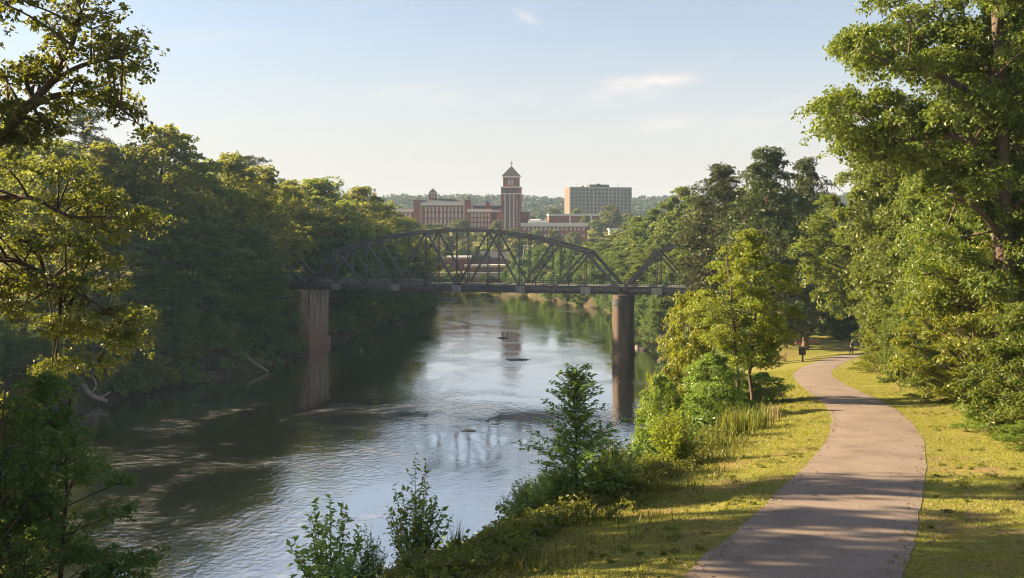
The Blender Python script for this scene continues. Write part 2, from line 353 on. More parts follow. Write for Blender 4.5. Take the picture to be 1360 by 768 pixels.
# path: a paved ribbon with a real edge
m, nt, N, L, out = newmat('worn_asphalt_path')
g = N('ShaderNodeNewGeometry')
n1 = N('ShaderNodeTexNoise', i_Scale=38.0, i_Detail=6.0, i_Roughness=0.85); L(g.outputs['Position'], n1.inputs['Vector'])
n2 = N('ShaderNodeTexNoise', i_Scale=0.7, i_Detail=6.0, i_Roughness=0.6); L(g.outputs['Position'], n2.inputs['Vector'])
c1 = ramp(N, L, n1.outputs['Fac'], [(0.3, (0.085, 0.078, 0.071)), (0.7, (0.318, 0.250, 0.208))])
c2 = ramp(N, L, n2.outputs['Fac'], [(0.32, (0.66, 0.65, 0.65)), (0.5, (0.90, 0.89, 0.88)), (0.68, (1.0, 1.0, 1.0))])
mu = N('ShaderNodeMix', data_type='RGBA', blend_type='MULTIPLY'); mu.inputs[0].default_value = 1; L(c1, mu.inputs[6]); L(c2, mu.inputs[7])
vor = N('ShaderNodeTexVoronoi', feature='DISTANCE_TO_EDGE', i_Scale=0.33); 
nzv = N('ShaderNodeTexNoise', i_Scale=1.6, i_Detail=5.0); L(g.outputs['Position'], nzv.inputs['Vector'])
vm = N('ShaderNodeVectorMath', operation='MULTIPLY_ADD'); L(nzv.outputs['Color'], vm.inputs[0]); vm.inputs[1].default_value = (0.9, 0.9, 0.9); L(g.outputs['Position'], vm.inputs[2]); L(vm.outputs[0], vor.inputs['Vector'])
crk = ramp(N, L, vor.outputs['Distance'], [(0.0, (0.55, 0.52, 0.5)), (0.006, (1, 1, 1))])
mu2 = N('ShaderNodeMix', data_type='RGBA', blend_type='MULTIPLY'); mu2.inputs[0].default_value = 0.6; L(mu.outputs[2], mu2.inputs[6]); L(crk, mu2.inputs[7])
bp = N('ShaderNodeBump', i_Strength=0.35, i_Distance=0.01); L(n1.outputs['Fac'], bp.inputs['Height'])
p = N('ShaderNodeBsdfPrincipled', i_Roughness=0.9); p.inputs['Specular IOR Level'].default_value = 0.25
L(mu2.outputs[2], p.inputs['Base Color']); L(bp.outputs[0], p.inputs['Normal']); L(p.outputs[0], out.inputs[0])
M['path'] = m
tg = np.gradient(PC, axis=0); tg /= np.linalg.norm(tg, axis=1)[:, None]; nrm2 = np.stack([tg[:, 1], -tg[:, 0]], -1)
HW = 1.30
PV = []; prof_ = [(-HW - 0.03, -0.06), (-HW, 0.010), (-0.6, 0.026), (0.0, 0.03), (0.6, 0.026), (HW, 0.010), (HW + 0.03, -0.06)]
er = np.cumsum(rng.normal(0, 0.02, (len(PC), 2)), 0); er -= np.array([np.convolve(er[:, k], np.ones(25) / 25, 'same') for k in (0, 1)]).T
for i, (c, n) in enumerate(zip(PC, nrm2)):
    for o_, z_ in prof_:
        j = er[i, 0] if o_ < -1 else er[i, 1] if o_ > 1 else 0
        q = c + n * (o_ + np.clip(j * 0.5, -0.035, 0.035)); PV.append((q[0], q[1], float(path_z(c[1])) * 0 + gz(q[0], q[1]) * 0 + float(path_z(q[1])) + z_))
k = len(prof_)
PF = [(i * k + j, i * k + j + 1, (i + 1) * k + j + 1, (i + 1) * k + j) for i in range(len(PC) - 1) for j in range(k - 1)]
tag(obj('path', mesh_np('path', np.array(PV), PF, None, [m], False)), kind='structure')

# river
m, nt, N, L, out = newmat('river_water')
g = N('ShaderNodeNewGeometry')
mpf = N('ShaderNodeMapping'); mpf.inputs['Rotation'].default_value = (0, 0, R(8)); mpf.inputs['Scale'].default_value = (1.0, 0.8, 1.0); L(g.outputs['Position'], mpf.inputs[0])
nA = N('ShaderNodeTexNoise', i_Scale=1.5, i_Detail=5.0, i_Roughness=0.55, i_Distortion=0.4); L(mpf.outputs[0], nA.inputs['Vector'])
nB = N('ShaderNodeTexNoise', i_Scale=0.16, i_Detail=3.0, i_Roughness=0.5); L(mpf.outputs[0], nB.inputs['Vector'])
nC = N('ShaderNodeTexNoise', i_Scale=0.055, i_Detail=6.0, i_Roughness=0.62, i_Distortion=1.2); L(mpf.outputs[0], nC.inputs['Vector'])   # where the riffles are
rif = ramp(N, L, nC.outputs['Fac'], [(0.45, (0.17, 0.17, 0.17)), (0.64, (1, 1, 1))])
b1 = N('ShaderNodeBump', i_Distance=0.6); L(nB.outputs['Fac'], b1.inputs['Height']); b1.inputs['Strength'].default_value = 0.05
st = N('ShaderNodeMath', operation='MULTIPLY'); st.inputs[1].default_value = 0.21; L(rif, st.inputs[0])
b2 = N('ShaderNodeBump', i_Distance=0.25); L(nA.outputs['Fac'], b2.inputs['Height']); L(st.outputs[0], b2.inputs['Strength']); L(b1.outputs[0], b2.inputs['Normal'])
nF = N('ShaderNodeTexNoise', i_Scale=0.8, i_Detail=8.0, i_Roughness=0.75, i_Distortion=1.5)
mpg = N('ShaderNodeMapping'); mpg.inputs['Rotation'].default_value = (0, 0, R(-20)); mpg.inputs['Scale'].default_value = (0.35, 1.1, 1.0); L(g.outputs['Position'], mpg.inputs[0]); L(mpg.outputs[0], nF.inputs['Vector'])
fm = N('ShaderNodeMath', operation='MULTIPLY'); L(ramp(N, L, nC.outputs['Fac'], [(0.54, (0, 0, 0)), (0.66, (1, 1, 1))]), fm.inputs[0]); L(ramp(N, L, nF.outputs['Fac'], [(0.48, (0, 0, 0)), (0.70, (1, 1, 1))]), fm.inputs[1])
p = N('ShaderNodeBsdfPrincipled', i_IOR=3.2, i_Roughness=0.05); p.inputs['Base Color'].default_value = (0.004, 0.0035, 0.002, 1)
L(b2.outputs[0], p.inputs['Normal'])
gl = N('ShaderNodeBsdfGlossy', i_Roughness=0.04); gl.inputs['Color'].default_value = (0.95, 0.95, 0.95, 1); L(b2.outputs[0], gl.inputs['Normal'])
mg = N('ShaderNodeMixShader'); mg.inputs[0].default_value = 0.66; L(p.outputs[0], mg.inputs[1]); L(gl.outputs[0], mg.inputs[2])
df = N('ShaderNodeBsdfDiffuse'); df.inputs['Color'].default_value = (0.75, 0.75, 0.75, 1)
fs = N('ShaderNodeMath', operation='MULTIPLY'); fs.inputs[1].default_value = 0.20; L(fm.outputs[0], fs.inputs[0])  # whitish streaks in the riffles: foam, plus ripple glints put into the colour
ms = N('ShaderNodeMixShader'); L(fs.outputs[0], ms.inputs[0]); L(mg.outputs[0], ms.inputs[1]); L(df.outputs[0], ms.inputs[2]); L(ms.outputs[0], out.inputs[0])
M['water'] = m
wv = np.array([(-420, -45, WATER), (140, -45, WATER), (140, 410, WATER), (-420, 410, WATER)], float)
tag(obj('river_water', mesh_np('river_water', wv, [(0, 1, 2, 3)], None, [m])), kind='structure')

# ------------------------------------------------------------------ foliage
def unit(a): return a / (np.linalg.norm(a, axis=-1, keepdims=True) + 1e-9)
def leaf_mesh(name, C, Nn, U, size, aspect, mat, rib=False, r=rng):
    n = len(C); size = size[:, None]
    U = unit(U - (U * Nn).sum(-1, keepdims=True) * Nn); S = np.cross(Nn, U)
    base = C - U * size * 0.5; tip = C + U * size * 0.5 - Nn * size * 0.16
    w = size * aspect * 0.5; mid = C - U * size * 0.06
    Lf = mid + S * w + Nn * size * 0.09; Rt = mid - S * w + Nn * size * 0.09
    if not rib:
        V = np.stack([base, Rt, tip, Lf], 1).reshape(-1, 3)
        return mesh_np(name, V, np.arange(n * 4).reshape(n, 4), None, [mat])
    V = np.stack([base, Rt, tip, Lf, C + U * size * 0.05], 1).reshape(-1, 3)
    b = np.arange(n)[:, None] * 5
    Fq = np.concatenate([b + np.array([[0, 1, 2, 4]]), b + np.array([[0, 4, 2, 3]])], 0)
    return mesh_np(name, V, Fq, None, [mat])
def spread(centres, rcs, Mn, Ln, leaf, flat=0.7, up=0.6, sprig=0.36, r=rng, aspect=0.62, droop=0.25):
    """Sprigs on the shell of every clump, leaves on every sprig."""
    K = len(centres); centres = np.asarray(centres, float); rcs = np.asarray(rcs, float)
    d = unit(r.normal(size=(K, Mn, 3))); dn = d[..., 2] < -0.15
    d[..., 2] = np.where(dn & (r.random((K, Mn)) < 0.7), -d[..., 2], d[..., 2])
    fr = 0.45 + 0.6 * np.sqrt(r.random((K, Mn)))
    fr *= 0.75 + 0.5 * r.random((K, Mn)) ** 2
    sc = np.array((1, 1, flat))
    sp_ = centres[:, None] + d * sc * (fr * rcs[:, None])[..., None]
    ns = unit(d * 0.7 + np.array((0, 0, up)) + 0.35 * r.normal(size=d.shape))
    t1 = unit(np.cross(ns, r.normal(size=ns.shape))); t2 = np.cross(ns, t1)
    rs = (rcs * sprig)[:, None, None]
    th = r.random((K, Mn, Ln)) * 2 * math.pi; rr = np.sqrt(r.random((K, Mn, Ln))) * rs
    ct, st_ = np.cos(th), np.sin(th)
    pos = sp_[:, :, None] + t1[:, :, None] * (rr * ct)[..., None] + t2[:, :, None] * (rr * st_ * 0.8)[..., None] + ns[:, :, None] * (r.normal(size=rr.shape) * 0.22 * rs)[..., None]
    U = t1[:, :, None] * ct[..., None] + t2[:, :, None] * st_[..., None] + 0.5 * r.normal(size=pos.shape) - np.array((0, 0, droop))
    Nn = unit(ns[:, :, None] * 0.9 + 0.65 * r.normal(size=pos.shape))
    sz = leaf * (0.6 + 0.8 * r.random(rr.shape))
    return pos.reshape(-1, 3), Nn.reshape(-1, 3), U.reshape(-1, 3), sz.ravel(), sp_

PROF = {
    'broad': lambda u: np.sin(np.pi * np.clip(u, 0, 1) ** 0.72) ** 0.6,
    'tall': lambda u: np.sin(np.pi * np.clip(u * 0.93 + 0.07, 0, 1) ** 0.8) ** 0.75,
    'cone': lambda u: (1 - u) ** 0.8 * 0.9 + 0.10,
    'dome': lambda u: np.sqrt(np.clip(1 - (u * 0.97) ** 2, 0, 1)),
    'pine': lambda u: 0.55 + 0.45 * np.sin(np.pi * np.clip(u, 0, 1) ** 0.8),
}
def bend(p, q, sag, n=5, r=rng):
    t = np.linspace(0, 1, n)[:, None]; c = (p + q) / 2 + np.array((0, 0, sag)) + r.normal(size=3) * 0.05 * np.linalg.norm(q - p)
    return (1 - t) ** 2 * p + 2 * t * (1 - t) * c + t * t * q
def grow(name, seed, H, Rad, zb, prof, K, rc, Mn, Ln, leaf, mat, bark='bark', flat=0.7, up=0.6, tr=None, twig=False, rib=False, aspect=0.62, lean=(0, 0), stems=1, sprig=0.36, droop=0.25, rise=0.45):
    """One tree at the origin: returns its crown and trunk meshes."""
    r = np.random.default_rng(seed); f = PROF[prof]
    us = np.linspace(0, 1, 400); w = np.cumsum(f(us) + 0.12); w /= w[-1]
    u = np.interp((np.arange(K) + r.random(K)) / K, w, us)
    th = np.arange(K) * 2.39996 + r.normal(0, 0.5, K); ph = r.random(3) * 6.28
    lob = 1 + 0.20 * np.sin(2 * th + ph[0] + 3 * u) + 0.13 * np.sin(3 * th + ph[1] - 4 * u)
    rcs = rc * (0.65 + 0.7 * r.random(K)) * (0.75 + 0.35 * f(u))
    rad = np.maximum(Rad * f(u) * lob * (0.30 + 0.70 * np.sqrt(r.random(K))) - rcs * 0.5, 0.05)
    z = zb + (H - zb) * u; z = np.minimum(z, H - rcs * 0.6)
    Cn = np.stack([rad * np.cos(th) + lean[0] * z, rad * np.sin(th) + lean[1] * z, z], -1)
    pos, Nn, U, sz, spg = spread(Cn, rcs, Mn, Ln, leaf, flat, up, sprig, r, aspect, droop)
    crown = leaf_mesh(name + '_crown', pos, Nn, U, sz, aspect, mat, rib)
    tr = tr or H * 0.016
    wood = MB(); trunks = []
    for k in range(stems):
        n = 9; zz = np.linspace(-0.5, H * 0.92, n); a = k * 2.6 + 0.4
        off = (0.0 if stems == 1 else 0.09 * H)
        pts = np.stack([lean[0] * zz + r.normal(0, H * 0.007, n) + off * math.cos(a) * (0.25 + zz / H), lean[1] * zz + r.normal(0, H * 0.007, n) + off * math.sin(a) * (0.25 + zz / H), zz], -1)
        rd = tr * (1.0 - 0.85 * np.clip(zz / H, 0, 1)); rd[0] *= 1.4; rd[1] *= 1.05
        wood.tube(pts, rd, 7); trunks.append(pts)
    for i in range(K):
        tp = trunks[i % stems]
        hd = np.hypot(Cn[i, 0] - lean[0] * z[i], Cn[i, 1] - lean[1] * z[i])
        za = max(min(z[i] - rise * hd - 0.02 * H, H * 0.88), zb * 0.55)
        s0 = np.array([np.interp(za, tp[:, 2], tp[:, 0]), np.interp(za, tp[:, 2], tp[:, 1]), za])
        br = tr * (0.16 + 0.22 * (1 - za / H)) * (0.7 + 0.6 * r.random())
        wood.tube(bend(s0, Cn[i], 0.08 * hd, 5, r), np.linspace(br, br * 0.35, 5), 5, False)
        if twig:
            for j in range(0, Mn, 2): wood.tube(bend(Cn[i] - (0, 0, 0.2 * rcs[i]), spg[i, j], 0.03, 3, r), np.linspace(br * 0.3, br * 0.1, 3), 3, False)
    trunk = wood.mesh(name + '_trunk', [M[bark]], True)
    return dict(crown=crown, trunk=trunk, H=H, R=Rad)

def plant(proto, X, Y, height, wfac=1.0, rz=None, name='broadleaf_tree', label=None, cat='tree', group=None, z=None, dz=0.0):
    zb = gz(X, Y) if z is None else z
    s = height / proto['H']
    e = empty(name, (X, Y, zb + dz), label, cat, group, rng.random() * 6.28 if rz is None else rz)
    e.scale = (s * wfac, s * wfac, s)
    obj('trunk' if cat == 'tree' else 'stem', proto['trunk'], e); obj('crown' if cat == 'tree' else 'foliage', proto['crown'], e)
    return e
def plant_px(proto, px, D, topy, wpx=None, **k):
    """Stand a tree at photo column px and distance D, tall enough to reach photo row topy, its crown wpx columns wide."""
    X = (px - 680) / F * D; z = gz(X, D); h = (HZ - topy) / F * D - z
    wf = 1.0
    if wpx: wf = (wpx / F * D / 2) / (proto['R'] * h / proto['H'])
    return plant(proto, X, D, h, wf, z=z, **k)

def shoots(name, seed, H, Rad, nst, leaf, mat, leader=False, gap=0.42, side=3, thick=0.008, start=0.2):
    """A young plant of long shoots with leaves set alternately along them (a leader with side branches, or a fan of stems)."""
    r = np.random.default_rng(seed); wood = MB(); C_, N_, U_l, S_ = [], [], [], []
    lines = []
    def curve(p, c, q, n=8):
        t = np.linspace(0, 1, n)[:, None]; return (1 - t) ** 2 * p + 2 * t * (1 - t) * c + t * t * q
    if leader:
        zz = np.linspace(0, H, 9); ld = np.stack([r.normal(0, H * .008, 9), r.normal(0, H * .008, 9), zz], -1); wood.tube(ld, np.linspace(thick * 3, thick * .5, 9), 6, False)
        lines.append((ld, 0.7))
        for k in range(nst):
            t = 0.05 + 0.9 * (k + r.random()) / nst; a = k * 2.4 + r.normal(0, .4); z0 = t * H
            Lb = Rad * np.interp(t, [0, .15, .40, .52, .62, .80, 1.0], [0.95, 1.0, 0.92, 0.56, 0.46, 0.42, 0.12]) * (0.42 + 0.85 * r.random())
            p = np.array((0, 0, z0)); q = p + np.array((math.cos(a) * Lb, math.sin(a) * Lb, Lb * (0.25 + 0.55 * t)))
            ln = curve(p, (p + q) / 2 + np.array((0, 0, Lb * .12)), q); wood.tube(ln, np.linspace(thick * 1.2, thick * .3, 8), 4, False); lines.append((ln, 0.12))
    else:
        for k in range(nst):
            a = k * 2.39996 + r.normal(0, .3); f = math.sqrt((k + .5) / nst); hh = H * (1 - 0.55 * f ** 1.6) * (0.78 + 0.3 * r.random())
            q = np.array((math.cos(a) * Rad * f, math.sin(a) * Rad * f, hh)); p = np.array((math.cos(a), math.sin(a), 0)) * Rad * 0.10 * r.random()
            ln = curve(p, np.array((q[0] * .55, q[1] * .55, hh * .55)), q); wood.tube(ln, np.linspace(thick * 1.4, thick * .35, 8), 5, False); lines.append((ln, start))
    tw = []
    for ln, st in lines:
        d = np.linalg.norm(np.diff(ln, axis=0), axis=1).sum()
        for j in range(side):
            t = st + (1 - st) * (j + r.random()) / (side + 1); i = t * 7; i0 = min(int(i), len(ln) - 2); p = ln[i0] + (ln[i0 + 1] - ln[i0]) * (i - i0); tg_ = unit(ln[i0 + 1] - ln[i0])
            dv = unit(tg_ * 0.7 + unit(r.normal(size=3)) * 0.9 + (0, 0, .25)); q = p + dv * d * (0.20 + 0.18 * r.random()) * (1.15 - t)
            l2 = curve(p, (p + q) / 2 + (0, 0, .02), q, 4); tw.append((l2, 0.1)); wood.tube(l2, np.linspace(thick * .6, thick * .25, 4), 3, False)
    for ln, st in lines + tw:
        seg = np.linalg.norm(np.diff(ln, axis=0), axis=1); cum = np.concatenate([[0], np.cumsum(seg)]); n = max(2, int(cum[-1] * (1 - st) / (leaf * gap)))
        for j in range(n):
            s_ = cum[-1] * (st + (1 - st) * (j + .5 * r.random()) / n); i = min(np.searchsorted(cum, s_), len(ln) - 1); i = max(i, 1)
            p = ln[i - 1] + (ln[i] - ln[i - 1]) * ((s_ - cum[i - 1]) / (seg[i - 1] + 1e-9)); tg_ = unit(ln[i] - ln[i - 1])
            pr_ = unit(np.cross(tg_, r.normal(size=3))); 
            if pr_[2] < -0.3: pr_ = -pr_
            tip_ = (s_ / cum[-1]) > 0.9
            u = unit(pr_ * (0.35 if tip_ else 1.0) + tg_ * 0.65 - np.array((0, 0, 0.25 * r.random()))); sz = leaf * (0.65 + 0.6 * r.random())
            C_.append(p + u * sz * .55); U_l.append(u); N_.append(unit(np.array((0, 0, 1)) + 0.45 * r.normal(size=3))); S_.append(sz)
    crown = leaf_mesh(name + '_foliage', np.array(C_), np.array(N_), np.array(U_l), np.array(S_), 0.5, mat, True)
    return dict(crown=crown, trunk=wood.mesh(name + '_stem', [M['bark']], True), H=H, R=Rad)

PR = {}
PR['a'] = grow('wood_a', 1, 24, 6.2, 5, 'broad', 62, 1.9, 15, 22, 0.42, M['leaf_wood'])
PR['b'] = grow('wood_b', 2, 24, 5.6, 4, 'tall', 62, 1.7, 15, 22, 0.40, M['leaf_wood2'])
PR['c'] = grow('wood_c', 3, 24, 6.6, 7, 'broad', 56, 2.1, 15, 22, 0.42, M['leaf_wood2'], lean=(0.04, 0.02))
PR['d'] = grow('wood_d', 4, 24, 5.2, 3, 'tall', 64, 1.7, 15, 22, 0.42, M['leaf_bank'])
PR['p'] = grow('pine_a', 5, 26, 4.6, 11, 'pine', 46, 1.35, 16, 24, 0.36, M['pine'], 'bark_pine', flat=0.45, aspect=0.28, rise=0.1)
PR['q'] = grow('pine_b', 6, 26, 4.2, 6, 'cone', 64, 1.35, 16, 24, 0.36, M['pine'], 'bark_pine', flat=0.5, aspect=0.28, rise=0.1)
PR['x'] = grow('dark_tall', 17, 26, 5.6, 2.5, 'tall', 96, 1.7, 16, 24, 0.38, M['pine'], 'bark_pine', flat=0.6, aspect=0.4)
PR['u'] = grow('under_a', 7, 10, 4.2, 1.0, 'broad', 44, 1.25, 15, 20, 0.34, M['leaf_bank'])
PR['v'] = grow('under_b', 8, 10, 3.8, 0.6, 'dome', 44, 1.20, 15, 20, 0.34, M['leaf_bank'], lean=(0.06, -0.03))
PR['s'] = grow('shrub_a', 9, 3.2, 2.3, 0.1, 'dome', 26, 0.75, 13, 16, 0.26, M['leaf_bank'], tr=0.05)
PR['w'] = grow('shrub_b', 10, 3.2, 2.0, 0.1, 'dome', 26, 0.70, 13, 16, 0.26, M['leaf_wood2'], tr=0.05)
PR['m'] = grow('mid_a', 11, 18, 5.0, 3.5, 'broad', 84, 1.35, 20, 26, 0.25, M['leaf_oak'])
PR['n'] = grow('mid_b', 12, 18, 4.6, 2.2, 'tall', 90, 1.25, 20, 26, 0.25, M['leaf_oak'])
PR['f'] = grow('far_a', 13, 16, 5.0, 2.5, 'broad', 48, 1.6, 14, 18, 0.46, M['leaf_oak'])
PR['g'] = grow('far_b', 14, 16, 4.4, 1.5, 'tall', 48, 1.5, 14, 18, 0.46, M['leaf_oak'])
PR['h'] = grow('campus_a', 15, 12, 4.6, 1.0, 'broad', 34, 1.6, 12, 14, 0.70, M['leaf_far'])
PR['i'] = grow('campus_b', 16, 12, 4.6, 0.6, 'dome', 34, 1.6, 12, 14, 0.70, M['leaf_wood'])
exec_later = []

# ---- the dense wood on the left bank: front trees one by one
GL = 'trees of the dense wood on the left bank'
left_front = [  # proto, column, distance, top row, width, label
    ('a', 20, 172, 150, 150, 'tall dark green broadleaf tree behind the amber oak at the left edge'),
    ('p', 108, 182, 142, 105, 'dark pine with ragged flat top rising just right of the amber oak limb'),
    ('a', 70, 160, 185, 140, 'dense dark green broadleaf tree below the ragged pine on the left bank'),
    ('c', 150, 176, 190, 130, 'broadleaf tree tucked between the ragged pine and the tallest olive crown'),
    ('c', 208, 182, 168, 165, 'tallest olive green broadleaf tree with a lit crown on the left bank'),
    ('d', 205, 168, 262, 130, 'mid height deep green tree under the tallest olive crown'),
    ('a', 262, 190, 212, 130, 'rounded green tree just right of the tallest olive crown'),
    ('b', 305, 197, 202, 120, 'tall narrow olive tree at the middle of the left bank wood'),
    ('d', 285, 176, 285, 120, 'lower dark green tree hanging over the driftwood on the left bank'),
    ('b', 348, 207, 219, 110, 'olive tree with yellow lit crown left of the bridge end'),
    ('d', 335, 186, 300, 100, 'low dark green tree in front of the left approach span'),
    ('p', 328, 222, 206, 80, 'thin topped pine behind the yellow lit tree near the bridge end'),
    ('a', 428, 246, 236, 130, 'broad rounded tree directly behind the left bridge pier'),
    ('b', 385, 238, 246, 100, 'olive tree behind the left approach span'),
    ('c', 470, 262, 248, 110, 'spreading tree right of the rounded crown behind the bridge'),
    ('a', 508, 290, 268, 95, 'rounded tree where the left wood steps down behind the arch'),
    ('b', 538, 322, 288, 80, 'smaller olive tree near the end of the left wood behind the arch'),
    ('a', 560, 345, 318, 60, 'last low tree of the left wood at the river bend'),
    ('d', 455, 238, 300, 100, 'deep green tree under the truss just right of the left pier'),
    ('d', 505, 272, 318, 90, 'deep green tree under the truss hanging over the water'),
    ('d', 545, 312, 338, 70, 'small deep green tree under the truss near the river bend'),
]
for pr, px, D, ty, wpx, lab in left_front:
    plant_px(PR[pr], px, D, ty, wpx, name='pine_tree' if pr in 'pqx' else 'broadleaf_tree', label=lab, group=GL)
# trees deeper in the wood, which only fill the gaps between the front crowns
for i in range(26):
    D = 190 + i * 7.0; xl = float(water_l(min(D, 360))); X_ = xl - 34 - rng.random() * 38
    hh = 25 + 4 * rng.random()
    px_ = 680 + F * X_ / D; top = HZ - F * (gz(X_, D) + hh) / D
    lim = np.interp(px_, [-200, 0, 110, 210, 300, 350, 430, 470, 510, 560], [150, 155, 165, 190, 215, 232, 250, 262, 280, 330])
    if top < lim: hh -= (lim - top) * D / F
    plant(PR['abcd'[i % 4]], X_, D, max(hh, 9), 1.0, name='broadleaf_tree', label='broadleaf tree deep in the left bank wood, showing only between the front crowns', group='deep trees of the left bank wood')

GU = 'small trees leaning over the left waterline'
under = [
    ('u', 20, 150, 400, 130, 'small dark tree at the waterline behind the near foliage at left'),
    ('v', 95, 152, 385, 130, 'bushy small tree above the first heap of driftwood'),
    ('u', 165, 160, 375, 120, 'bushy dark small tree just right of the driftwood root heap'),
    ('v', 225, 168, 365, 110, 'small tree with trailing boughs left of the long pale driftwood log'),
    ('u', 285, 177, 372, 100, 'small tree directly above the long pale driftwood log'),
    ('v', 335, 183, 378, 90, 'small tree between the driftwood log and the left pier'),
    ('u', 360, 192, 395, 85, 'leafy small tree just left of the left bridge pier'),
    ('v', 462, 236, 388, 70, 'small tree just right of the left bridge pier'),
    ('u', 500, 258, 386, 70, 'small tree dipping to the water under the truss'),
    ('v', 535, 288, 384, 60, 'small tree under the truss short of the river bend'),
    ('u', 562, 318, 386, 50, 'small tree at the tip of the left bank under the truss'),
]
for pr, px, D, ty, wpx, lab in under:
    plant_px(PR[pr], px, D, ty, wpx, name='small_tree', label=lab, group=GU)
for i in range(46):
    D = 132 + i * 4.9
    if 199 < D < 217: continue
    X_ = float(water_l(D)) - 0.2 - 2.2 * rng.random()
    if 203 < D < 220: X_ -= 0.5
    pxs = 680 + F * X_ / D
    if 262 < pxs < 362 or 85 < pxs < 150: X_ -= 3.5
    plant(PR['s' if i % 2 else 'w'], X_, D, (2.4 + 2.6 * rng.random()) * (0.6 if 203 < D < 222 else 1), 1.3, name='waterside_shrub', label='low green shrub crowding the left waterline', cat='shrub', group='shrubs along the left waterline')

for i in range(26):
    D = 122 + i * 1.9 + rng.random(); X_ = float(water_l(D)) - 3.0 - 14 * rng.random()
    plant(PR['uv'[i % 2]], X_, D, 5.0 + 3.5 * rng.random(), 1.1, name='small_tree', label='small dark green tree on the shaded left bank floor behind the leaning tree', group='small trees on the left bank floor')

# ---- right bank, beyond and beside the bridge
GR = 'trees on the right bank beyond the bridge'
right_far = [
    ('f', 905, 262, 250, 95, 'sunlit tree just left of the dark pines, beyond the right approach span'),
    ('g', 868, 285, 278, 80, 'sunlit yellow green tree above the right end of the arch'),
    ('f', 845, 330, 288, 75, 'sunlit tree above the sloping right end post of the arch'),
    ('g', 815, 352, 312, 70, 'round sunlit tree under the far tower block'),
    ('f', 785, 372, 322, 70, 'sunlit round tree left of the right end post, seen through the truss'),
    ('g', 758, 392, 330, 60, 'small sunlit tree at the inner bend of the right bank'),
    ('f', 835, 300, 322, 70, 'sunlit tree right of the end post, in front of its taller neighbours'),
    ('g', 795, 325, 342, 64, 'sunlit small tree behind the right end post of the arch'),
    ('f', 880, 250, 310, 80, 'yellow green tree behind the gap between arch and approach span'),
    ('g', 925, 240, 268, 80, 'sunlit tree behind the right approach span'),
    ('f', 850, 242, 352, 70, 'yellow green tree just right of the right bridge pier'),
    ('g', 895, 222, 335, 80, 'sunlit tree behind the young tree, under the approach span'),
    ('f', 945, 205, 300, 90, 'leafy tree at the right end of the approach span'),
]
for pr, px, D, ty, wpx, lab in right_far:
    plant_px(PR[pr], px, D, ty, wpx, name='broadleaf_tree', label=lab, group=GR)
for i in range(66):
    D = 392 - i * 2.95; X_ = float(water_r(D)) + (0.3 + 2.0 * rng.random() if i % 2 else 6 + 10 * rng.random())
    if abs((X_ - 20.6) * 0.2 + D - 195) < 9: continue
    plant(PR['uv'[i % 2]], X_, D, (7.0 + 3.5 * rng.random()) * (0.85 if D < 215 else 1), 1.15, name='waterside_tree', label='small tree leaning over the sunlit right waterline beyond the bridge', group='small trees along the right waterline beyond the bridge')

GD = 'dark tall trees behind the bend of the path'
for pr, px, D, ty, wpx, lab in [
    ('x', 1020, 128, 193, 150, 'tallest dark pine standing behind the young tree'),
    ('x', 958, 150, 216, 130, 'dark pine left of the tallest one, nearest the river'),
    ('x', 1070, 140, 208, 105, 'dark pine squeezed between the tallest pine and the sunlit oak'),
    ('a', 985, 165, 250, 90, 'dark broadleaf tree low between the two left pines'),
    ('d', 1085, 165, 285, 90, 'dark broadleaf tree in shade above the far end of the path'),
    ('d', 1130, 175, 300, 110, 'dark broadleaf tree in deep shade behind the walker'),
    ('a', 1040, 180, 270, 110, 'dark broadleaf tree filling the gap behind the tallest pine'),
    ]:
    plant_px(PR[pr], px, D, ty, wpx, name='pine_tree' if pr in 'pqx' else 'broadleaf_tree', label=lab, group=GD)
for pr, px, D, ty, wpx, lab in [
    ('v', 1110, 152, 405, 60, 'dark rounded shrub in shade behind the far lawn, left of the walker'),
    ('u', 1150, 150, 400, 70, 'dark shrub directly behind the walker'),
    ('v', 1045, 158, 412, 60, 'dark shrub left of the red clay strip'),
    ('u', 1018, 112, 410, 60, 'dark shrub beneath the tallest pine'),
    ('v', 990, 104, 425, 70, 'dark shrub beyond the twin trunks of the young tree')]:
    plant_px(PR[pr], px, D, ty, wpx, name='shade_shrub', label=lab, cat='shrub', group='dark shrubs around the far end of the path')

GS = 'sunlit trees right of the path'
for pr, px, D, ty, wpx, lab in [
    ('m', 1163, 96, 210, 185, 'big sunlit tree with full rounded crown overhanging the far bend of the path'),
    ('n', 1205, 68, 150, 160, 'sunlit tree between the overhanging round crown and the right edge oak'),
    ('m', 1275, 58, 70, 190, 'tall sunlit tree close behind the right edge oak'),
    ('n', 1350, 62, 10, 200, 'tall sunlit tree behind the oak at the right edge'),
    ('m', 1400, 50, -40, 220, 'leafy tree cut by the right edge behind the oak'),
    ('n', 1180, 74, 330, 90, 'small sunlit tree with bare lower trunk where the path narrows'),
    ]:
    plant_px(PR[pr], px, D, ty, wpx, name='broadleaf_tree', label=lab, group=GS)

for i in range(22):
    Y_ = 48 + i * 4.2 + 3 * rng.random(); X_ = max(0.62 * Y_, float(path_x(Y_)) + 12) + 2 + 22 * rng.random()
    plant(PR['fgm'[i % 3]], X_, Y_, 14 + 5 * rng.random(), 1.0, name='broadleaf_tree', label='tree of the wood behind the right hand trees, showing only through gaps', group='wood right of the path')
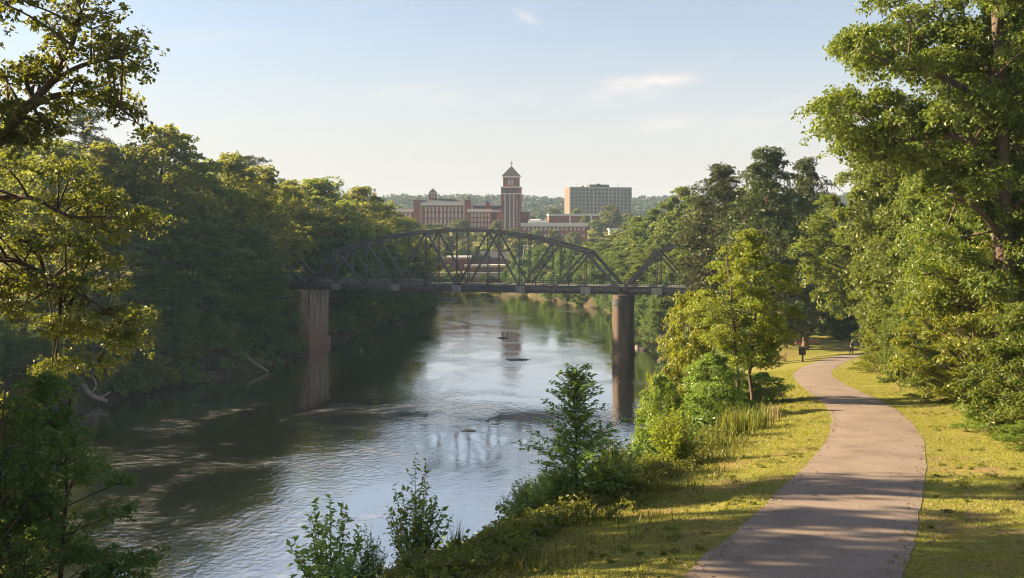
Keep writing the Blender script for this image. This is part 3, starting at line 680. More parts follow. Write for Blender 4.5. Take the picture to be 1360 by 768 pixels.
# ---- near plants, each grown for itself
near = grow('young', 21, 8.4, 1.9, 1.9, 'tall', 84, 0.48, 16, 20, 0.105, M['leaf_sun'], twig=True, stems=2, tr=0.075, flat=0.42, rise=0.15, sprig=0.45)
plant_px(near, 992, 44, 303, 140, rz=0.5, name='young_tree', label='young bright green tree with twin dark trunks on the bank edge left of the path')
b = grow('bushy', 22, 4.6, 2.0, 0.2, 'dome', 60, 0.55, 16, 20, 0.11, M['leaf_sun'], tr=0.05, flat=0.45)
plant_px(b, 915, 47, 385, 115, name='bank_bush', label='leafy green bush on the slope just left of the young tree', cat='bush')
b2 = grow('bushy2', 23, 3.6, 1.9, 0.2, 'dome', 52, 0.52, 15, 19, 0.11, M['leaf_sapling'], tr=0.04, flat=0.5)
plant_px(b2, 945, 40, 470, 110, name='bank_bush', label='dark green bush under the young tree, beside the water', cat='bush')
plant_px(b2, 878, 36, 498, 80, name='bank_bush', label='dark green bush just above and left of the yellow bush', cat='bush')
plant_px(b2, 1010, 46, 495, 90, name='bank_bush', label='dark low bush around the foot of the twin trunks', cat='bush')
yb = shoots('yellow', 24, 1.9, 0.85, 60, 0.10, M['leaf_lime'], side=6, start=0.10, gap=0.36)
plant_px(yb, 897, 26, 533, 92, name='lime_bush', label='bright yellow green bush catching the sun at the lawn edge', cat='bush')
plant_px(yb, 858, 25, 598, 48, name='lime_bush', label='small yellow bush tucked between the yellow green bush and the tall sapling', cat='bush')
sp1 = shoots('sapling1', 25, 3.2, 1.3, 92, 0.125, M['leaf_sapling'], leader=True, side=7, thick=0.010, gap=0.32)
plant_px(sp1, 765, 20.5, 488, 168, name='sapling', label='tall pointed green sapling standing out against the water at the centre')
sb = shoots('sapbush', 27, 1.6, 0.85, 46, 0.10, M['leaf_sapling'], side=6, start=0.06, gap=0.36)
plant_px(sb, 812, 21.5, 568, 105, name='low_bush', label='dense dark bush hugging the right foot of the tall sapling', cat='bush')
plant_px(sb, 738, 20, 612, 85, name='low_bush', label='dense dark bush at the left foot of the tall sapling', cat='bush')
sp2 = shoots('sapling2', 28, 1.7, 0.62, 24, 0.10, M['leaf_sapling'], side=7, gap=0.34)
plant_px(sp2, 553, 16.5, 611, 105, name='sapling', label='slim sapling with upright shoots left of the tuft of reed grass')
sp3 = shoots('sapling3', 29, 2.1, 0.78, 20, 0.14, M['leaf_sapling'], side=7, gap=0.34)
plant_px(sp3, 440, 14.6, 648, 130, name='sapling', label='leafy sapling with large pointed leaves nearest the bottom edge')
plant_px(sb, 548, 14.5, 722, 75, name='low_bush', label='low green bush in front of the slim sapling, at the bottom edge', cat='bush')
plant_px(sb, 492, 14.8, 700, 65, name='low_bush', label='low leafy bush between the two small saplings', cat='bush')

for i in range(16):
    Ys = 13.5 + i * 1.55 + rng.random(); Xs = float(path_x(Ys)) - float(crest_off(Ys)) - 1.2 - 2.6 * rng.random()
    hs = 0.9 + 0.9 * rng.random(); pxs = 680 + F * Xs / Ys; lim_ = np.interp(pxs, [300, 420, 520, 600, 660, 700, 760, 860, 950], [800, 740, 735, 720, 690, 640, 600, 590, 560]); top_ = HZ - F * (gz(Xs, Ys) + hs) / Ys
    if top_ < lim_: hs -= (lim_ - top_) * Ys / F
    if hs > 0.35: plant(sb, Xs, Ys, hs, 1.5, name='slope_shrub', label='low green shrub on the bank slope just below the lawn edge', cat='shrub', group='shrubs on the bank slope below the lawn')

# right: understory along the lawn and the great oak
mp = grow('maple', 30, 6.5, 3.0, 0.6, 'broad', 92, 0.62, 17, 20, 0.13, M['leaf_sun'], tr=0.09, flat=0.4, up=0.9, twig=True)
mp2 = grow('maple_b', 31, 5.2, 2.5, 0.2, 'dome', 80, 0.58, 17, 18, 0.13, M['leaf_oak'], tr=0.07, flat=0.45, up=0.9)
GM = 'understorey trees along the right lawn'
for pr, px, D, ty, wpx, lab in [
    (mp, 1290, 37, 345, 190, 'leafy understorey tree with layered sprays below the oak trunk'),
    (mp2, 1365, 29, 400, 180, 'dark understorey tree cut by the right edge below the oak'),
    (mp2, 1222, 52, 395, 120, 'bushy understorey tree left of the layered one'),
    (mp, 1345, 45, 300, 190, 'taller understorey tree behind the layered one at the right edge'),
    (mp2, 1245, 60, 330, 130, 'understorey tree between the small bare trunk and the oak')]:
    plant_px(pr, px, D, ty, wpx, name='understorey_tree', label=lab, group=GM)
GB = 'low bushes along the right lawn edge'
for pr, px, D, ty, wpx, lab in [
    (b, 1165, 70, 432, 70, 'sunlit bush where the path bends out of sight'),
    (b2, 1205, 60, 455, 70, 'dark rounded bush right of the small bare trunk'),
    (b, 1262, 42, 480, 90, 'bush spilling onto the sunlit right lawn'),
    (b2, 1325, 30, 530, 110, 'dark bush under the layered understorey tree'),
    (b2, 1375, 25, 560, 110, 'dark bush at the right edge beside the lawn')]:
    plant_px(pr, px, D, ty, wpx, name='lawn_bush', label=lab, cat='bush', group=GB)

def custom_tree(name, seed, clumps, limbs, radii, Mn, Ln, leaf, mat, bark='bark', twig=True, flat=0.7, label='', cat='tree', obj_name='oak_tree', base=None, up=0.6, sprig=0.4):
    """A tree whose limbs are given as polylines and whose leaf clumps hang on the nearest limb."""
    r = np.random.default_rng(seed)
    base = np.asarray(base, float)
    Cn = np.array([c[:3] for c in clumps]); rcs = np.array([c[3] for c in clumps])
    pos, Nn, U, sz, spg = spread(Cn, rcs, Mn, Ln, leaf, flat, up, sprig, r)
    e = empty(obj_name, base, label, cat)
    obj('crown', leaf_mesh(name + '_crown', pos - base, Nn, U, sz, 0.62, mat), e)
    wood = MB(); lp = []
    for pts, (r0, r1) in zip(limbs, radii):
        q = catmull(np.array(pts, float), 6); wood.tube(q, np.linspace(r0, r1, len(q)), 8); 
        lp += [(p_, r0 + (r1 - r0) * i / len(q)) for i, p_ in enumerate(q)]
    LP = np.array([p_ for p_, _ in lp]); LR = np.array([x for _, x in lp])
    for i in range(len(Cn)):
        dv = Cn[i] - LP; cost = np.linalg.norm(dv, axis=1) - 0.25 * np.clip(dv[:, 2], -2, 2)
        j = int(np.argmin(cost)); br = min(LR[j] * 0.6, 0.07 + 0.02 * np.linalg.norm(dv[j]))
        wood.tube(bend(LP[j], Cn[i], 0.05 * np.linalg.norm(dv[j]), 6, r), np.linspace(br, 0.02, 6), 5, False)
        if twig:
            for k_ in range(0, Mn, 2): wood.tube(bend(Cn[i], spg[i, k_], 0.03, 3, r), np.linspace(0.018, 0.007, 3), 3, False)
    obj('trunk', wood.mesh(name + '_trunk', [M[bark]], True, base), e)
    return e
def px_clumps(lst, D0, dD, rpx, r):
    o = []
    for c in lst:
        D = D0 + (r.random() - 0.5) * 2 * dD; P_ = at(c[0], c[1], D)
        o.append((*P_, rpx * (0.8 + 0.45 * r.random()) / F * D))
    return o
r = np.random.default_rng(51)
cl_ = [(1175,8),(1210,25),(1255,12),(1300,0),(1345,15),(1190,-30),(1240,-50),(1300,-60),(1350,-50),(1270,-110),(1330,-110),(1390,-20),(1400,60),
       (1128,66),(1150,82),(1178,48),(1162,92),(1205,65),(1235,50),(1245,85),(1275,55),(1300,80),(1330,60),(1350,100),(1390,120),(1140,58),(1220,95),
       (1100,152),(1120,137),(1114,178),(1145,152),(1150,187),(1175,137),(1185,172),(1215,152),(1240,180),(1265,140),(1290,165),(1320,150),(1350,170),(1390,190),
       (1132,200),(1172,212),(1215,215),(1260,222),(1300,210),(1345,225),(1290,255),(1320,245),(1350,270),(1275,275),(1310,290),(1390,260),(1250,255),(1345,310)]
_r = np.random.default_rng(5)
cl_ += [(_r.uniform(1230, 1420), _r.uniform(-120, 400)) for _ in range(52)]
base = np.array((*at(1335, 0, 36)[:2], gz(*at(1335, 0, 36)[:2]) - 0.4))
T = lambda x, y, D=36: at(x, y, D)
limbs = [[base, T(1334, 420), T(1332, 300), T(1330, 180), T(1326, 90), T(1322, 0), T(1310, -90)],
         [T(1331, 190), T(1308, 138, 35.5), T(1262, 108, 35), T(1212, 90, 35), T(1165, 78, 34.5)],
         [T(1331, 230), T(1285, 186, 36), T(1240, 182, 36.5), T(1185, 186, 36), T(1125, 165, 35.5)],
         [T(1331, 250), T(1355, 180, 37), T(1400, 120, 37)], [T(1328, 120), T(1290, 60, 36.5), T(1240, 20, 37)], [T(1333, 320), T(1300, 280, 35), T(1265, 262, 34.5)]]
custom_tree('oak', 52, px_clumps(cl_, 36, 2.2, 31, r) + px_clumps(cl_[13:], 38, 2.0, 30, r), limbs, [(0.42, 0.1), (0.17, 0.04), (0.17, 0.04), (0.14, 0.05), (0.14, 0.04), (0.12, 0.04)],
            24, 24, 0.15, M['leaf_oak'], label='great oak with long dark limbs reaching over the sky at the right edge', base=base)

#OAKMARK
r = np.random.default_rng(53)
cl_ = [(12,8),(5,28),(38,6),(88,8),(112,4),(100,34),(76,62),(96,74),(122,38),(142,18),(150,54),(162,74),(180,62),(184,88),(166,98),(140,76),(60,92),(32,100),(52,112),(70,40),(125,62),
       (96,116),(130,128),(152,120),(166,146),(180,162),(120,142),(150,140),(10,110),(4,150),(30,150),(12,190),(40,190),(62,172),(90,150),(-30,60),(-30,120),(-30,-20),(20,-30),(80,-40),(-60,-60),(-80,60),(-60,170),(150,100)]
base = np.array((-14.2, 23.0, gz(-14.2, 23.0) - 0.4))
limbs = [[base, (-14.4, 23.2, -8), (-14.3, 23.2, -1), T(-85, 190, 23.5), T(-70, 60, 23.5), T(-50, -60, 23)],
         [(-14.35, 23.2, -2.0), T(-50, 240, 24), T(0, 187, 24), T(38, 140, 24), T(68, 108, 24), T(95, 60, 23.8), T(108, 14, 23.6)],
         [T(30, 148, 24), T(70, 128, 24), T(108, 126, 24), T(150, 138, 23.7), T(176, 156, 23.5)],
         [T(62, 114, 24), T(98, 92, 24.2), T(132, 80, 24.2), T(165, 76, 24)]]
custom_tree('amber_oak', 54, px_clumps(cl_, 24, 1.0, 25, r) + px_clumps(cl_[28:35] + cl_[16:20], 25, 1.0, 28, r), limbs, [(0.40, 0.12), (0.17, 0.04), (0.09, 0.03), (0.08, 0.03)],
            12, 13, 0.125, M['leaf_oak_dark'], label='oak leaning in from the left edge, its forked limb and amber leaves against the sky', base=base, flat=0.85)

r = np.random.default_rng(55); cl_ = []
while len(cl_) < 78:
    x, y = r.uniform(-70, 212), r.uniform(215, 500)
    edge = np.interp(y, [215, 250, 290, 330, 380, 420, 450, 480, 500], [70, 150, 200, 205, 150, 175, 205, 190, 120])
    if x < edge and not (y > 400 and x < 60 and r.random() < 0.6): cl_.append((x, y))
base = np.array((-21.5, 33.0, gz(-21.5, 33.0) - 0.4))
limbs = [[base, (-21.8, 33, -10), (-21.6, 33, -2), T(-170, 120, 33)],
         [(-21.7, 33, 0.5), T(-60, 258, 33), T(0, 262, 33), T(45, 264, 32.6), T(92, 287, 32.2), T(140, 288, 32)],
         [(-21.7, 33, -3.5), T(-60, 390, 33), T(0, 345, 33), T(60, 365, 32.5), T(120, 400, 32), T(170, 430, 31.5)]]
custom_tree('leaning', 56, px_clumps(cl_, 32.5, 1.6, 30, r), limbs, [(0.42, 0.16), (0.15, 0.03), (0.14, 0.03)], 18, 17, 0.125, M['leaf_oak_dark'],
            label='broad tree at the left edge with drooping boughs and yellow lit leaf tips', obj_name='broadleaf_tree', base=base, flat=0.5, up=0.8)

nl = grow('near_left', 57, 12.5, 3.1, 2.0, 'tall', 105, 0.62, 17, 19, 0.115, M['leaf_bank'], twig=True, tr=0.12, flat=0.5, up=0.8, stems=2)
plant_px(nl, 55, 24, 488, 300, rz=1.0, name='broadleaf_tree', label='dark leafy tree filling the lower left corner in front of the water')
nl2 = nl
plant_px(nl, -40, 21, 455, 260, rz=3.0, name='broadleaf_tree', label='dark leafy tree cut by the left edge beside the corner tree')
GT = 'bank trees left of the viewpoint'
for pr, X0, Y0, top, wf, lab in [('a', -17.0, 19.0, 11.0, 0.62, 'bank tree out of view at left, throwing shade across the near path'),
                                 ('d', -19.5, 25.0, 6.8, 0.60, 'bank tree out of view at left, throwing shade across the lawn by the tall sapling'),
                                 ('a', -21.5, 28.5, 6.0, 0.62, 'tall bank tree out of view at left, shading the lower left corner'),
                                 ('d', -15.0, 12.5, 10.0, 0.62, 'bank tree beside the viewpoint, throwing shade across the bottom of the path')]:
    g0 = gz(X0, Y0); plant(PR[pr], X0, Y0, top - g0, wf, name='broadleaf_tree', label=lab, group=GT)

# ---- grass
def blades(name, P, h, w, mat, r, lean=0.35, rows=1):
    n = len(P); a = r.random(n) * 6.283; d = np.stack([np.cos(a), np.sin(a), 0 * a], -1); s = np.stack([-np.sin(a), np.cos(a), 0 * a], -1)
    l = (r.random(n) * lean * 1.6)[:, None] * h[:, None]
    m1 = P + d * l * 0.35 + np.array((0, 0, 1)) * (h * 0.6)[:, None]; tip = P + d * l + np.array((0, 0, 1)) * (h * (1 - 0.25 * r.random(n)))[:, None]
    w = w[:, None]
    V = np.stack([P - s * w / 2, P + s * w / 2, m1 + s * w * 0.38, m1 - s * w * 0.38, tip], 1).reshape(-1, 3)
    b_ = np.arange(n)[:, None] * 5
    return mesh_np(name, V, b_ + np.array([[0, 1, 2, 3]]), b_ + np.array([[3, 2, 4]]), [mat])
r = np.random.default_rng(61)
n = 330000
Yd = 9.5 + (r.random(n) ** 2.2) * 70; side = r.random(n) < 0.55
dl = 1.24 + r.random(n) ** 0.8 * 5.5; dr_ = 1.24 + r.random(n) ** 0.9 * 6.5
k_ = np.interp(Yd, PC[:, 1], np.abs(1 / np.maximum(tg[:, 1], 0.35)))
Xd = path_x(Yd) + np.where(side, -dl, dr_) * np.where((dl < 2) | (dr_ < 2), k_, 1.0)
dd = np.abs(Xd - path_x(Yd)) / k_
thin = wob(Xd, Yd, 1.1, 7.0) + 0.6 * wob(Xd, Yd, 3.1, 2.0)
keep = (dd > HW - 0.06 + 0.05 * wob(Xd, Yd, 2.7, 3.0)) & (thin < 0.35 + 0.9 * r.random(n))
Xd, Yd, thin = Xd[keep], Yd[keep], thin[keep]
P_ = np.stack([Xd, Yd, ground(Xd, Yd) - 0.01], -1)
hh = (0.018 + 0.034 * r.random(len(P_)) ** 2) * (1 + 0.012 * Yd); tuft = wob(Xd, Yd, 2.4, 1.0) > 1.05; hh = np.where(tuft, hh * 1.9, hh)
ww = (0.007 + 0.006 * r.random(len(P_))) * (1 + 0.03 * Yd)
tag(obj('lawn_grass', blades('lawn_grass', P_, hh, ww, M['grass'], r, 0.7)), 'short sunlit and shaded lawn grass on both sides of the path', 'grass', kind='stuff')
# rough weeds along the bank edge
n = 26000
Yd = 10.5 + r.random(n) ** 1.5 * 60; off = crest_off(Yd) + r.normal(0, 0.8, n) - 0.2
Xd = path_x(Yd) - off
P_ = np.stack([Xd, Yd, ground(Xd, Yd) - 0.02], -1)
cl2 = np.clip(0.55 + 0.5 * wob(Xd, Yd, 1.3, 4.0), 0.15, 1.6)
hh = (0.10 + 0.30 * r.random(n) ** 2) * cl2; ww = (0.012 + 0.012 * r.random(n)) * (1 + 0.02 * Yd)
tag(obj('bank_weeds', blades('bank_weeds', P_, hh, ww, M['weeds'], r, 0.8)), 'rough weeds and long grass along the edge of the bank', 'weeds', kind='stuff')
n = 5200; Yd = 11.5 + r.random(n) ** 1.2 * 60; Xd = path_x(Yd) - crest_off(Yd) - np.where(r.random(n) < 0.3, 0.3 + r.normal(0, 0.5, n), r.random(n) ** 1.2 * 11)
Cw = np.stack([Xd, Yd, ground(Xd, Yd) + 0.10], -1)
pos, Nn, U, sz, _ = spread(Cw, 0.12 + 0.22 * r.random(n), 8, 9, 0.075, 0.8, 0.6, 0.5, r)
tag(obj('ground_cover', leaf_mesh('ground_cover', pos, Nn, U, sz, 0.62, M['weeds'])), 'low leafy ground cover on the bank edge between the saplings', 'ground cover', kind='stuff')
n = 900; Yd = 22 + r.random(n) * 45; Xd = path_x(Yd) + 6.2 + r.random(n) * 2.5
Cw = np.stack([Xd, Yd, ground(Xd, Yd) + 0.12], -1)
pos, Nn, U, sz, _ = spread(Cw, 0.16 + 0.2 * r.random(n), 8, 9, 0.085, 0.7, 0.6, 0.5, r)
tag(obj('undergrowth', leaf_mesh('undergrowth', pos, Nn, U, sz, 0.62, M['weeds'])), 'leafy undergrowth at the foot of the right hand trees', 'undergrowth', kind='stuff')
# scattered bank undergrowth on the slopes (right waterline and left bank floor)
n = 2600; Yd = 112 + r.random(n) * 258; Xd = np.where(r.random(n) < 0.6, water_l(Yd) - r.random(n) * 24, water_r(Yd) + r.random(n) * np.where(Yd < 185, 9, 24))
Cw = np.stack([Xd, Yd, ground(Xd, Yd) + 0.5], -1); 
pos, Nn, U, sz, _ = spread(Cw, 0.9 + 1.0 * r.random(n), 9, 10, 0.34, 0.6, 0.6, 0.5, r)
tag(obj('bank_undergrowth', leaf_mesh('bank_undergrowth', pos, Nn, U, sz, 0.62, M['leaf_bank'])), 'tangled green undergrowth covering the floor of both river banks', 'undergrowth', kind='stuff')
n = 2600; Yd = 9.5 + r.random(n) ** 1.6 * 45; Xd = path_x(Yd) + np.where(r.random(n) < 0.045, r.choice([-1, 1], n) * 1.3 * (1 - r.random(n) ** 2 * 0.9), r.choice([-1, 1], n) * (1.2 + 5.5 * r.random(n) ** 1.5))
on = np.abs(Xd - path_x(Yd)) < 1.35
Cl = np.stack([Xd, Yd, np.where(on, path_z(Yd) + 0.034, ground(Xd, Yd) + 0.03)], -1)
tag(obj('fallen_leaves', leaf_mesh('fallen_leaves', Cl, unit(np.array((0, 0, 1.0)) + 0.25 * r.normal(size=(n, 3))), r.normal(size=(n, 3)) * (1, 1, .2), 0.05 + 0.05 * r.random(n), 0.6, M['straw'])), 'dry fallen leaves scattered over the path and the lawn', 'leaves', kind='stuff')
n = 900; Yd = 10 + r.random(n) ** 1.5 * 40; Xd = path_x(Yd) + np.where(r.random(n) < .5, -1.6 - 3.6 * r.random(n), 1.6 + 5 * r.random(n)); ok_ = wob(Xd, Yd, 0.8, 9.0) > 0.1; Xd, Yd = Xd[ok_], Yd[ok_]; n = len(Xd)
Cw = np.stack([Xd, Yd, ground(Xd, Yd) + 0.02], -1)
pos, Nn, U, sz, _ = spread(Cw, 0.06 + 0.10 * r.random(n), 6, 6, 0.045, 0.25, 1.2, 0.5, r)
tag(obj('lawn_weeds', leaf_mesh('lawn_weeds', pos, Nn, U, sz, 0.7, M['weeds'])), 'broad leaved weeds growing in patches in the lawn', 'weeds', kind='stuff')
n = 2600; Yd = 24 + r.random(n) * 105; xw_ = water_r(Yd); xc_ = path_x(Yd) - crest_off(Yd); Xd = xw_ + 0.8 + (xc_ - xw_ - 1.5) * r.random(n)
Cw = np.stack([Xd, Yd, ground(Xd, Yd) + 0.25], -1)
pos, Nn, U, sz, _ = spread(Cw, 0.4 + 0.7 * r.random(n), 9, 9, 0.17, 0.6, 0.6, 0.5, r)
tag(obj('slope_undergrowth', leaf_mesh('slope_undergrowth', pos, Nn, U, sz, 0.62, M['leaf_bank'])), 'tangled undergrowth covering the steep near bank down to the water', 'undergrowth', kind='stuff')
# tall grass clumps
def tuft(X, Y, h, n, rad, name, label, mat='weeds', wd=0.018):
    q = r.normal(0, rad, (n, 2)); P_ = np.stack([X + q[:, 0], Y + q[:, 1], ground(X + q[:, 0], Y + q[:, 1]) - 0.02], -1); o = np.array((X, Y, gz(X, Y)))
    tag(obj(name, blades(name, P_ - o, h * (0.5 + 0.5 * r.random(n)), np.full(n, wd), M[mat], r, 0.28), None, o), label, 'grass clump', 'tall grass clumps on the bank')
tuft(*at(606, 0, 16.3)[:2], 0.95, 60, 0.05, 'reed_grass', 'slim tuft of upright reed grass right of the slim sapling', wd=0.014)
tuft(*at(668, 0, 17.5)[:2], 0.45, 70, 0.12, 'reed_grass', 'loose tuft of long grass at the water side between reed tuft and tall sapling')
tuft(*at(975, 0, 32)[:2], 1.25, 160, 0.25, 'reed_grass', 'broad tuft of long green grass right of the yellow green bush', wd=0.03)
tuft(*at(1000, 0, 34)[:2], 1.1, 160, 0.3, 'reed_grass', 'long green grass in front of the foot of the twin trunks', wd=0.03)
tuft(*at(955, 0, 29)[:2], 0.75, 120, 0.25, 'reed_grass', 'sunlit pale grass tuft beside the yellow green bush', wd=0.025)
tuft(*at(1025, 0, 37)[:2], 0.9, 60, 0.22, 'seed_grass', 'dry brown seed heads on thin stalks at the lawn edge', 'straw', 0.02)

# ------------------------------------------------------------------ the bridge
A = np.array((20.6, 191.0)); Bq = np.array((-42.6, 207.0)); LEN = float(np.linalg.norm(A - Bq))
ax = (A - Bq) / LEN; pp = np.array((-ax[1], ax[0]))
if pp[1] < 0: pp = -pp
DZ = -11.6; BW = 8.0
def bp_(s, w, z): q = Bq + ax * s + pp * w; return np.array((q[0], q[1], z))
bo = bp_(LEN / 2, BW / 2, DZ)
bridge = empty('truss_bridge', bo, 'dark steel arched through truss bridge crossing the river on two piers', 'bridge')
PL = LEN / 10
def truss(s0, tops, diags, w, first_post=True):
    """One truss plane: tops = z of the upper chord at panel points 1..n-1."""
    n = len(tops) + 1; t = MB()
    t.box(0, 0.01, 0, 0.01, 0, 0.01) if False else None
    B_ = [bp_(s0 + PL * i, w, DZ) for i in range(n + 1)]; T_ = [B_[0]] + [bp_(s0 + PL * (i + 1), w, z) for i, z in enumerate(tops)] + [B_[n]]
    root = MB().bar(B_[0] + (0, 0, 0.0), B_[n], 0.45, 0.55).build('bottom_chord', M['steel'], None, bo)
    root.parent = bridge
    for i in range(n):
        big = 0.62
        c = MB().bar(T_[i], T_[i + 1], 0.5, big)
        c.build('end_post' if i in (0, n - 1) else 'top_chord', M['steel'], bridge, bo)
    for i in range(1, n):
        m_ = MB()
        for o_ in (-0.16, 0.16): m_.bar(B_[i] + np.array((*(ax * o_), 0)), T_[i] + np.array((*(ax * o_), 0)), 0.11, 0.30)
        for k in range(int((T_[i][2] - DZ) / 0.8)): 
            z_ = DZ + 0.4 + k * 0.8; a_ = B_[i].copy(); a_[2] = z_; b_ = a_.copy(); b_[2] = z_ + 0.7
            m_.bar(a_ + np.array((*(ax * -0.16), 0)), b_ + np.array((*(ax * 0.16), 0)), 0.05, 0.06)
        m_.build('vertical', M['steel'], bridge, bo)
    for tI, bI in diags:
        MB().bar(T_[tI], B_[bI], 0.34, 0.36).build('diagonal', M['steel'], bridge, bo)
    for i in range(1, n):
        q = B_[i]; wd = 0.95 if i % 2 else 0.5
        g_ = MB(); g_.bar(q - np.array((*(ax * wd), 0.15)), q + np.array((*(ax * wd), -0.15)), 0.50, 1.25 if i % 2 else 0.9); g_.build('gusset_plate', M['steel_pale'] if i % 2 else M['steel'], bridge, bo)
    return T_, B_
main_tops = [(HZ - y) / F * (207 - 16 * i / 10) for i, y in zip(range(1, 10), (333, 320.5, 312.5, 307.5, 305.5, 307, 313, 322.5, 335))]
main_d = [(1, 2), (2, 3), (4, 3), (4, 5), (6, 5), (6, 7), (8, 7), (9, 8)]
side_tops = [-4.9, -3.2, -2.6, -2.6, -3.2, -4.9]; side_d = [(1, 2), (2, 3), (5, 4), (6, 5), (3, 4)]
spans = [(0, main_tops, main_d), (LEN + 0.6, [-4.2, -2.2, -1.8, -2.2, -4.2], [(1, 2), (2, 3), (4, 3), (5, 4)]), (-0.6 - PL * 6, [-5.0, -4.6, -4.4, -4.6, -5.0], [(1, 2), (2, 3), (4, 3), (5, 4)])]
for s0, tops, dg in spans:
    planes = [truss(s0, tops, dg, w) for w in (0.0, BW)]
    n = len(tops) + 1
    for i in range(1, n):
        p0, p1 = planes[0][0][i], planes[1][0][i]
        MB().bar(p0, p1, 0.25, 0.4).build('top_strut', M['steel'], bridge, bo)
        if i < n - 1:
            q1 = planes[1][0][i + 1]
            MB().bar(p0, q1, 0.12, 0.14).build('lateral_brace', M['steel'], bridge, bo)
    for i in range(0, n + 1): MB().bar(planes[0][1][i] + (0, 0, 0.0), planes[1][1][i], 0.4, 0.8).build('floor_beam', M['steel'], bridge, bo)
s_lo, s_hi = -0.6 - PL * 6 - 14, LEN + 0.6 + PL * 6 + 16
dk = MB()
for (w0, w1, z0, z1) in ((0.45, BW - 0.45, DZ + 0.30, DZ + 0.62),):
    V = [bp_(s, w, z) for z in (z0, z1) for s, w in ((s_lo, w0), (s_hi, w0), (s_hi, w1), (s_lo, w1))]
    dk.add(V, [(0,3,2,1),(4,5,6,7),(0,1,5,4),(1,2,6,5),(2,3,7,6),(3,0,4,7)])
dk.build('deck', M['deck'], bridge, bo)
for w in (0.5, 2.6, 5.4, BW - 0.5):
    MB().bar(bp_(s_lo, w, DZ - 0.32), bp_(s_hi, w, DZ - 0.32), 0.32, 1.1).build('girder', M['steel'], bridge, bo)
for w in (0.35, BW - 0.35):
    rl = MB()
    for z in (DZ + 0.85, DZ + 1.25, DZ + 1.65): rl.bar(bp_(s_lo, w, z), bp_(s_hi, w, z), 0.07, 0.09)
    for s in np.arange(s_lo, s_hi, 0.55): rl.bar(bp_(s, w, DZ + 0.6), bp_(s, w, DZ + 1.65), 0.06, 0.06)
    for s in np.arange(s_lo, s_hi, 3.3): rl.bar(bp_(s, w, DZ + 0.6), bp_(s, w, DZ + 1.75), 0.14, 0.14)
    rl.build('railing', M['steel'], bridge, bo)
pn = MB(); pn.bar(bp_(-20, 0.52, DZ + 1.18), bp_(LEN * 0.415, 0.52, DZ + 1.18), 0.05, 1.0)
pn.build('railing_panel', M['mesh_panel'], bridge, bo)
# left pier: a long concrete wall pier on a plinth
def wall_pier(s, hw, w0, w1, z0, z1, m_):
    V = [bp_(s + i * hw, w, z) for z in (z0, z1) for i, w in ((-1, w0), (1, w0), (1, w1), (-1, w1))]
    m_.add(V, [(0,3,2,1),(4,5,6,7),(0,1,5,4),(1,2,6,5),(2,3,7,6),(3,0,4,7)])
m_ = MB(); wall_pier(-0.3, 1.15, -0.8, BW + 0.6, -23.0, DZ - 1.5, m_)
pier1 = m_.build('pier', M['pier'], bridge, bo)
m_ = MB(); wall_pier(-0.3, 1.4, -1.1, BW + 0.9, DZ - 1.5, DZ - 0.9, m_); m_.build('cap', M['pier'], pier1)
for o_ in pier1.children: o_.location = (-bo[0], -bo[1], -bo[2])
m_ = MB(); wall_pier(-0.3, 1.5, -1.2, BW + 1.0, -27.5, -22.9, m_); o_ = m_.build('plinth', M['pier'], pier1); o_.location = tuple(-bo)
def bearing(s):
    m_ = MB()
    for w in (0.0, BW): m_.bar(bp_(s - 0.5, w, DZ - 0.6), bp_(s + 0.5, w, DZ - 0.6), 0.7, 0.62)
    return m_
bearing(-0.3).build('bearing', M['steel'], bridge, bo); bearing(LEN + 0.3).build('bearing', M['steel'], bridge, bo)
# right pier: two rusty drum caissons joined by a web
for w in (-0.4, BW - 0.2):
    q = bp_(LEN + 0.3, w, 0)
    zs = [-27.5, -24.0, -23.9, -15.4, -14.6, -13.1, -13.0, DZ - 0.9]; rr_ = [1.75, 1.75, 1.62, 1.55, 1.55, 1.55, 1.45, 1.45]
    c_ = MB().tube([(q[0], q[1], z) for z in zs], rr_, 28).build('caisson', M['caisson'], bridge, bo)
    MB().tube([(q[0], q[1], z) for z in (-14.5, -14.45, -13.2, -13.15)], [1.56, 1.68, 1.68, 1.5], 28).build('collar', M['steel'], c_, bo * 0 + bo)
    for o_ in c_.children: o_.location = (0, 0, 0)
m_ = MB(); wall_pier(LEN + 0.3, 0.35, 0.9, BW - 1.6, -26.0, -12.8, m_); m_.build('pier_web', M['caisson'], bridge, bo)

# ------------------------------------------------------------------ campus on the hill
def bld(px, D, zpx, label, cat='building', rz=0.0, name='brick_building', group=None):
    """Empty at photo column px, distance D, its base at photo row zpx."""
    q = at(px, zpx, D); return empty(name, q, label, cat, group, rz), D / F
def windows(parent, xs, zs, w, h, y=-0.05, mats=None, name='window', depth=0.25):
    for z in zs:
        for x in xs:
            m_ = MB(); m_.box(x - w / 2, x + w / 2, y - depth * 0.4, y + depth, z, z + h)
            m_.mat(1).box(x - w * 0.30, x + w * 0.30, y - depth * 0.4 - 0.03, y + depth, z + h * 0.10, z + h * 0.46)
            m_.box(x - w * 0.30, x + w * 0.30, y - depth * 0.4 - 0.03, y + depth, z + h * 0.52, z + h * 0.90)
            m_.build(name, mats or [M['white'], M['glass_pale']], parent)
